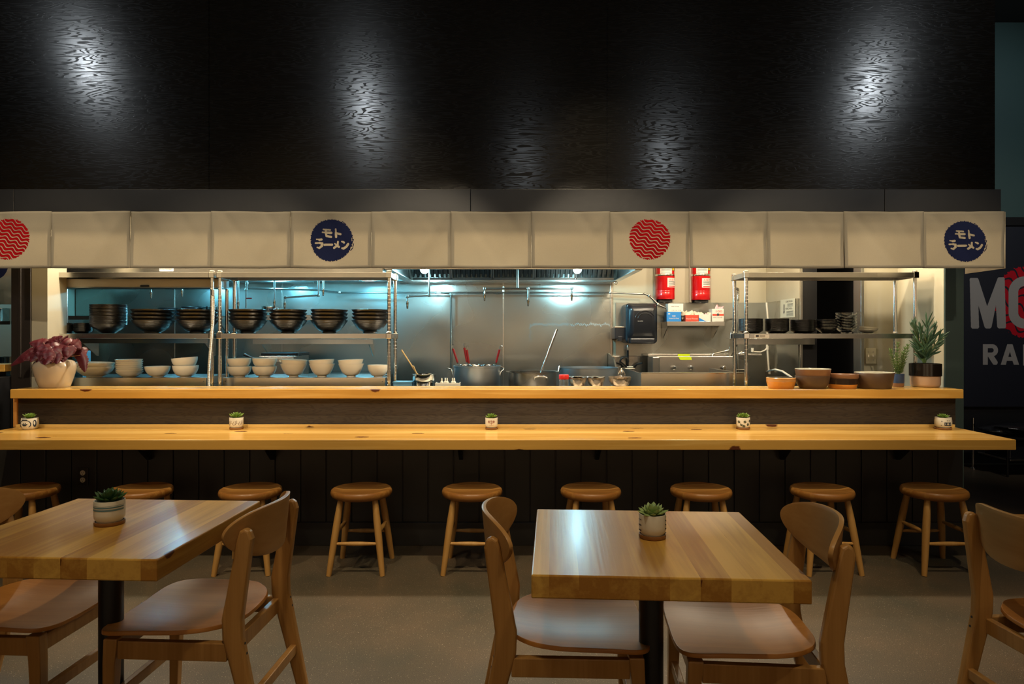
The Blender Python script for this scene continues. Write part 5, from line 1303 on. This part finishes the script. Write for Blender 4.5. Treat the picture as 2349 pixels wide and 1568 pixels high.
for k, (a, b, c_, d_, dy, w, dr) in enumerate(lv):
    p0 = Vector(((a-126)/s, dy, Z(b,s)-UPZ)); p1 = Vector(((c_-126)/s, dy*1.3-.012, Z(d_,s)-UPZ))
    d = p1-p0; up = Vector((rnd.uniform(-.35,.35), -.85, .5))
    L_ = max(d.length*1.1, w/s*.8)
    big_leaf(lf, p0, d, up, L_, w/s*1.08, dr*.5, .30, k)
    if k in (0, 1, 2, 14, 15, 16, 17): st.tube([(rnd.uniform(-.02,.02), rnd.uniform(-.02,.02), h*.9), (p0*.55+Vector((0,0,h*.45))), p0+d.normalized()*L_*.1], .003, 7)
st.build('stems', 'begonia_stem', t, True); lf.build('foliage', 'begonia', t, True)
# pottery
def pottery(lab, px0, px1, pyt, pyb, s, parts, name='stoneware_bowl'):
    r = (px1-px0)/2/s; h = Z(pyt, s)-UPZ
    t = thing(name, lab, 'bowl', (X((px0+px1)/2, s), F/s, UPZ)); parts(t, r, h); return t
s = 345
def tan(t, r, h):
    MB().lathe([(0,0),(r*.82,0),(r*.87,.004),(r*.99,h*.62),(r*.985,h*.64)], 56).build('lower_wall', 'clay_orange', t, True)
    MB().lathe([(r*.985,h*.64),(r,h*.66),(r*1.0,h*.92),(r*1.01,h*.95),(r*.97,h),(r*.93,h*.96),(r*.9,h*.5),(0,h*.35)], 56).build('upper_wall', 'clay_tan', t, True)
    MB().lathe([(r*.955,h*1.0),(r*.94,h*.9),(r*.905,h*.55)], 40).build('glazed_inside', 'glaze_dark', t, True)
pottery('orange-tan glazed low bowl, leftmost pottery on the serving counter', 1760, 1824, 865, 890, s, tan)
t = pottery('tall dark brown stoneware bowl, lower one of the tallest stack', 1826, 1902, 861, 890, s, lambda t, r, h: MB().lathe([(0,0),(r*.70,0),(r*.76,.006),(r*.93,h*.45),(r*.99,h*.95),(r*.99,h),(r*.95,h),(r*.88,h*.45),(0,h*.2)], 56).build('bowl_body', 'clay_brown', t, True))
zb = Z(861,s); r = 37.5/s; h = Z(846,s)-zb
t = thing('stoneware_bowl', 'terracotta bowl with a pale rim nested on the dark brown bowl', 'bowl', (X(1865,s), F/s, zb-.01))
MB().lathe([(0,-.02),(r*.7,-.02),(r*.88,.0),(r*.965,.010),(r*1.02,h+.008),(r*1.03,h+.010),(r*.97,h+.010),(r*.85,.01),(0,-.012)], 56).build('bowl_body', 'clay_terracotta', t, True)
MB().lathe([(r*1.025,h+.0095),(r*1.02,h+.013),(r*.97,h+.013),(r*.93,h-.002)], 56).build('glazed_rim', 'clay_glaze', t, True)
def orange(t, r, h):
    MB().lathe([(0,0),(r*.84,0),(r*.90,.004),(r*.98,h*.44)], 56).build('lower_wall', 'clay_orange', t, True)
    MB().lathe([(r*.98,h*.44),(r*1.0,h*.8),(r*1.01,h*.98),(r*.97,h),(r*.9,h*.6),(0,h*.35)], 56).build('upper_wall', 'glaze_dark', t, True)
pottery('low orange bowl with a dark glossy upper band', 1899, 1965, 867, 890, s, orange)
r = 32.5/s; zb = Z(867,s)
t = thing('stoneware_bowl', 'brown rimmed bowl nested on the orange and black bowl', 'bowl', (X(1934,s), F/s, zb-.012))
MB().lathe([(0,-.004),(r*.7,-.004),(r*.90,.005),(r*.99,.014),(r*1.03,.036),(r*1.02,.040),(r*.97,.039),(r*.9,.015),(0,.004)], 56).build('bowl_body', 'clay_terracotta', t, True)
def wide(t, r, h):
    MB().lathe([(0,0),(r*.80,0),(r*.86,.006),(r*.96,h*.6),(r*1.0,h*.97),(r*.99,h),(r*.95,h*.99),(r*.9,h*.5),(0,h*.2)], 56).build('bowl_body', 'clay_brown', t, True)
    MB().lathe([(r*.99,h*.998),(r*.985,h+.003),(r*.95,h+.003),(r*.92,h*.85),(r*.88,h*.5)], 56).build('glazed_inside', 'clay_glaze', t, True)
pottery('wide brown stoneware bowl with a pale glazed inside', 1964, 2047, 854, 890, s, wide)
# small plant in the blue cup
s = 336; t = thing('potted_jade_plant', 'bushy needle-leaved plant in a small blue cup on the serving counter', 'potted plant', (X(2061,s), F/s, UPZ))
r = 12.5/s; h = Z(857,s)-UPZ
MB().lathe([(0,0),(r*.88,0),(r*.94,.006),(r*.96,h*.30)], 36).build('bare_clay_foot', 'clay_terracotta', t, True)
MB().lathe([(r*.96,h*.30),(r,h*.5),(r*1.0,h),(r*.93,h),(r*.92,h*.9),(0,h*.88)], 36).build('cup', 'pot_blue', t, True)
stem = MB(); nl = MB(); rnd = random.Random(21)
for k, (tx, tz, dy) in enumerate(((2060,790,0),(2048,806,.02),(2073,802,-.02),(2085,795,.01),(2052,815,-.03),(2078,822,.03),(2066,812,-.03))):
    b = Vector((rnd.uniform(-.01,.01), rnd.uniform(-.01,.01), h*.9)); e = Vector(((tx-2061)/s, dy, Z(tz,s)-UPZ)); m_ = b*.5+e*.5+Vector(((e.x)*.25,0,0))
    pts = [b*(1-u)**2+m_*2*u*(1-u)+e*u*u for u in [i/10 for i in range(11)]]
    stem.tube(pts, .0022, 6)
    for i in range(1, 11):
        p = pts[i]
        for q in range(6):
            a = q*PI/3+i*.6; d = (math.cos(a), math.sin(a), .35+.08*i*(1 if i > 8 else .3))
            nl.leaf(p, d, (0,0,1), rnd.uniform(.022,.034), .005, .0035, .2)
stem.build('stems', 'needle_leaf', t, True); nl.build('foliage', 'needle_leaf', t)
# tall chalk-leaved succulent
s = 335; t = thing('potted_senecio', 'upright blue-green finger-leaved succulent in a black and blush pot', 'potted plant', (X(2123,s), F/s, UPZ))
r = 33/s; h = Z(833,s)-UPZ
MB().lathe([(0,0),(r*.78,0),(r*.88,.006),(r*.93,.02),(r*.94,h*.47)], 56).build('pot_base', 'pot_blush', t, True)
MB().lathe([(r*.94,h*.47),(r*1.0,h*.475),(r*1.0,h),(r*.92,h),(r*.92,h*.93),(0,h*.92)], 56).build('pot_band', 'pot_black', t, True)
MB().lathe([(0,h*.955),(r*.90,h*.94)], 24).build('soil', 'soil', t)
stem = MB(); nl = MB(); rnd = random.Random(33)
def S(px, py, y=0): return Vector(((px-2123)/s, y, Z(py,s)-UPZ))
branches = [(2100,745,.0),(2104,738,.02),(2108,752,-.03),(2130,730,.01),(2124,745,-.02),(2142,752,.0),(2148,768,-.02),(2120,770,-.04),(2136,775,.04),(2112,790,.02)]
for k, (tx, ty, dy) in enumerate(branches):
    b = S(2120+rnd.uniform(-3,3), 832, 0); e = S(tx, ty+14, dy); pts = [b+(e-b)*u for u in [i/9 for i in range(10)]]
    stem.tube(pts, [.005]*5+[.0035]*5, 6)
    for i in range(1, 10):
        for q in range(2 if i < 9 else 5):
            a = rnd.uniform(0, 2*PI); out = Vector((math.cos(a), math.sin(a)*.8, 0)); d = (e-b).normalized()*(.95 if i < 9 else 1.5)+out*(.62 if i < 9 else .35)
            nl.leaf(pts[i], d, out, rnd.uniform(.065,.10), .0125, .010, rnd.uniform(-.05,.15), prof=(.5,.8,1,1,.75,.05))
for (a, b, c_, d_) in ((2113,800,2095,805),(2118,818,2094,802),(2095,765,2083,736),(2140,790,2157,778),(2140,800,2158,783),(2135,812,2150,804)):
    p0, p1 = S(a,b,-.03), S(c_,d_,-.05); nl.leaf(p0, p1-p0, (0,-1,.3), (p1-p0).length, .013, .010, .0, prof=(.5,.8,1,1,.75,.05))
stem.build('stems', 'needle_leaf', t, True); nl.build('foliage', 'chalk_leaf', t, True)
# ================================================================== RIGHT SIDE: BANNER, TABLE LEG, BAG
BS = 216; by = F/BS
t = thing('wall_banner', 'navy banner with large pale letters and a red wavy disc', 'banner', (X(2350,BS), by-.012, Z(932,BS)))
def bx(px): return (px-2350)/BS
def bz(py): return Z(py,BS)-Z(932,BS)
wb0, wb1 = bx(2205), bx(2349)+.9
MB().box(wb0, wb1, 0, .003, 0, bz(520)).build('cloth', 'navy_banner', t)
flat = lambda x, z: 0
rc = (bx(2362), bz(692), 83/BS)
decal('red_disc', 'red_banner', t, red_mask(rc[0], rc[1], rc[2], per=5.2, thin=.11), rc[0]-rc[2]*1.1, rc[0]+rc[2]*1.1, rc[1]-rc[2]*1.1, rc[1]+rc[2]*1.1, .0035, flat, .0006, 10)
def poly_mask(polys):
    def f(GX, GZ):
        m = np.zeros(GX.shape, bool)
        for poly in polys:
            ins = np.zeros(GX.shape, bool); n = len(poly)
            for i in range(n):
                x0, z0 = poly[i]; x1, z1 = poly[(i+1) % n]
                if z0 == z1: continue
                c = ((z0 > GZ) != (z1 > GZ)) & (GX < (x1-x0)*(GZ-z0)/(z1-z0)+x0); ins ^= c
            m |= ins
        return m
    return f
cv = lambda pts: [(bx(a), bz(b)) for a, b in pts]
Mo = cv([(2223,640),(2225,637.5),(2241,637.5),(2243,640),(2263,702),(2287,638),(2289,636),(2301,636),(2303,638),(2306,750),(2304,752.5),(2290,753),(2286,750),(2283,700),(2273,750),(2270,753),(2260,753),(2257,750),(2243,700),(2244.5,750),(2242,753.5),(2229,753.5),(2226,750)])
decal('letter', 'banner_letter', t, poly_mask([Mo]), bx(2220), bx(2310), bz(756), bz(634), .0017, flat, .0012, 12)
def O_mask(cx0, cx1, t0, t1, th):
    def f(GX, GZ):
        a, b, c, d = bx(cx0), bx(cx1), bz(t1), bz(t0); R_ = (b-a)/2*.92; cx = (a+b)/2
        def rr(ins):
            x = np.abs(GX-cx)-((b-a)/2-ins-max(.001, R_-ins)); z = np.abs(GZ-(c+d)/2)-((d-c)/2-ins-max(.001, R_-ins))
            return np.hypot(np.maximum(x, 0), np.maximum(z, 0)) < max(.001, R_-ins)
        return rr(0) & ~rr(th/BS)
    return f
decal('letter', 'banner_letter', t, O_mask(2312, 2392, 634, 753, 22), bx(2308), bx(2396), bz(757), bz(630), .0017, flat, .0012, 12)
decal('letter', 'banner_letter', t, poly_mask([cv([(2398,637),(2470,637),(2470,659),(2445,659),(2445,753),(2423,753),(2423,659),(2398,659)])]), bx(2396), bx(2472), bz(757), bz(630), .004, flat, .0012, 12)
decal('letter', 'banner_letter', t, O_mask(2476, 2556, 634, 753, 22), bx(2472), wb1, bz(757), bz(630), .004, flat, .0012, 12)
Rl = lambda a, b: ((np.abs(a-bx(2259)) < 5.5/BS) & (b > bz(836)) & (b < bz(789)))
def R_mask(a, b):
    m = Rl(a, b); bowl_ = (np.hypot(np.maximum(a-bx(2274), 0), b-bz(803)) < 14/BS) & (a > bx(2259)); hole = (np.hypot(np.maximum(a-bx(2273), 0), b-bz(803)) < 5/BS) & (a > bx(2264)) 
    return (m | (bowl_ & ~hole) | seg_mask(a, b, [(bx(2270),bz(814),bx(2281),bz(831),6/BS)])) & (b > bz(836))
decal('small_letter', 'banner_letter', t, R_mask, bx(2252), bx(2292), bz(837), bz(787), .002, flat, .0012, 12)
def A_mask(x0):
    return poly_mask([cv([(x0,836),(x0+15,789),(x0+27,789),(x0+42,836),(x0+30,836),(x0+27,827),(x0+14,827),(x0+12,836)])])
decal('small_letter', 'banner_letter', t, lambda a, b: A_mask(2294)(a, b) & ~poly_mask([cv([(2311.5,818),(2315,806),(2318.5,818)])])(a, b), bx(2292), bx(2338), bz(837), bz(787), .002, flat, .0012, 12)
for k, ch_ in enumerate('MEN'):
    text(ch_, 47/BS/.72, 'banner_letter', t, (bx(2342)+k*.24, -.0012, bz(836)), name='small_letter', bold=.008)
# low stand with a chrome leg and the bag on it
s = 222; t = thing('metal_stand', 'low stand with a thin chrome leg at the far right, behind the counter end', 'stand', (X(2225,s), F/s-.05, 0))
MB().tube([(0,0,.01),(0,0,.52)], .011, 14).build('leg', 'chrome', t, True); MB().lathe([(0,0),(.035,0),(.035,.008),(.014,.016),(0,.016)], 20).build('leg_foot', 'chrome', t, True)
MB().tube([(0,0,.42),(0,0,.52)], .017, 14).build('leg_sleeve', 'chrome', t, True)
for xx, yy in ((.95,0),(.95,-.42),(.05,-.42)): MB().tube([(xx,yy,0),(xx,yy,.36)], .011, 12).build('leg', 'black_metal', t, True)
MB().box(.06, 1.0, -.44, .02, .155, .172).build('lower_shelf', 'steel', t, bevel=.004)
MB().box(-.02, 1.0, -.44, .02, .355, .375).build('top_board', 'black_metal', t, bevel=.004)
MB().box(.10, .95, -.38, -.02, .172, .34).build('storage_bin', 'black_plastic', t, bevel=.01)
t = thing('black_bag', 'crumpled shiny black bag lying on the low stand at the right frame edge', 'bag', (X(2320,228), 6.78, .375))
rnd = random.Random(5); mb = MB(); vs = []; fs = []
for i in range(13):
    th_ = PI*i/12
    for j in range(20):
        a = 2*PI*j/20; k_ = 1+.18*math.sin(3*a+i)+rnd.uniform(-.08,.08); vs.append((.34*math.sin(th_)*math.cos(a)*k_, .18*math.sin(th_)*math.sin(a)*k_, .002+.10*(1-math.cos(th_))*.62))
for i in range(12):
    for j in range(20): fs.append((i*20+j, i*20+(j+1) % 20, (i+1)*20+(j+1) % 20, (i+1)*20+j))
mb.add(vs, fs).build('bag_body', 'bag_black', t, True, sub=1)
MB().tube([(.12,-.06,.10),(.15,-.07,.18),(.14,-.06,.25),(.10,-.05,.27)], .006, 8).build('bag_strap', 'bag_black', t, True)

# scuffed band on the steel wall
def scuff(GX, GZ):
    n = np.sin(GX*91)*.004+np.sin(GX*213+1)*.003+np.sin(GX*47+2)*.005
    h = (np.abs(GZ-(Z(744,233))-n) < .006+.006*np.abs(np.sin(GX*67))) & (GX > X(1216,233)) & (GX < X(1398,233)) & (np.sin(GX*311+GZ*190) > -.55)
    m = np.sin(GZ*91)*.004+np.sin(GZ*213)*.003
    v = (np.abs(GX-X(1217,233)-m) < .004+.004*np.abs(np.sin(GZ*77))) & (GZ < Z(744,233)) & (GZ > Z(785,233)) & (np.sin(GX*190+GZ*311) > -.3)
    return h | v
o = decal('trim_40', 'scuff', None, scuff, X(1205,233), X(1402,233), Z(790,233), Z(730,233), .0035, lambda x, z: YB-.012, .0008, 6); struct(o)
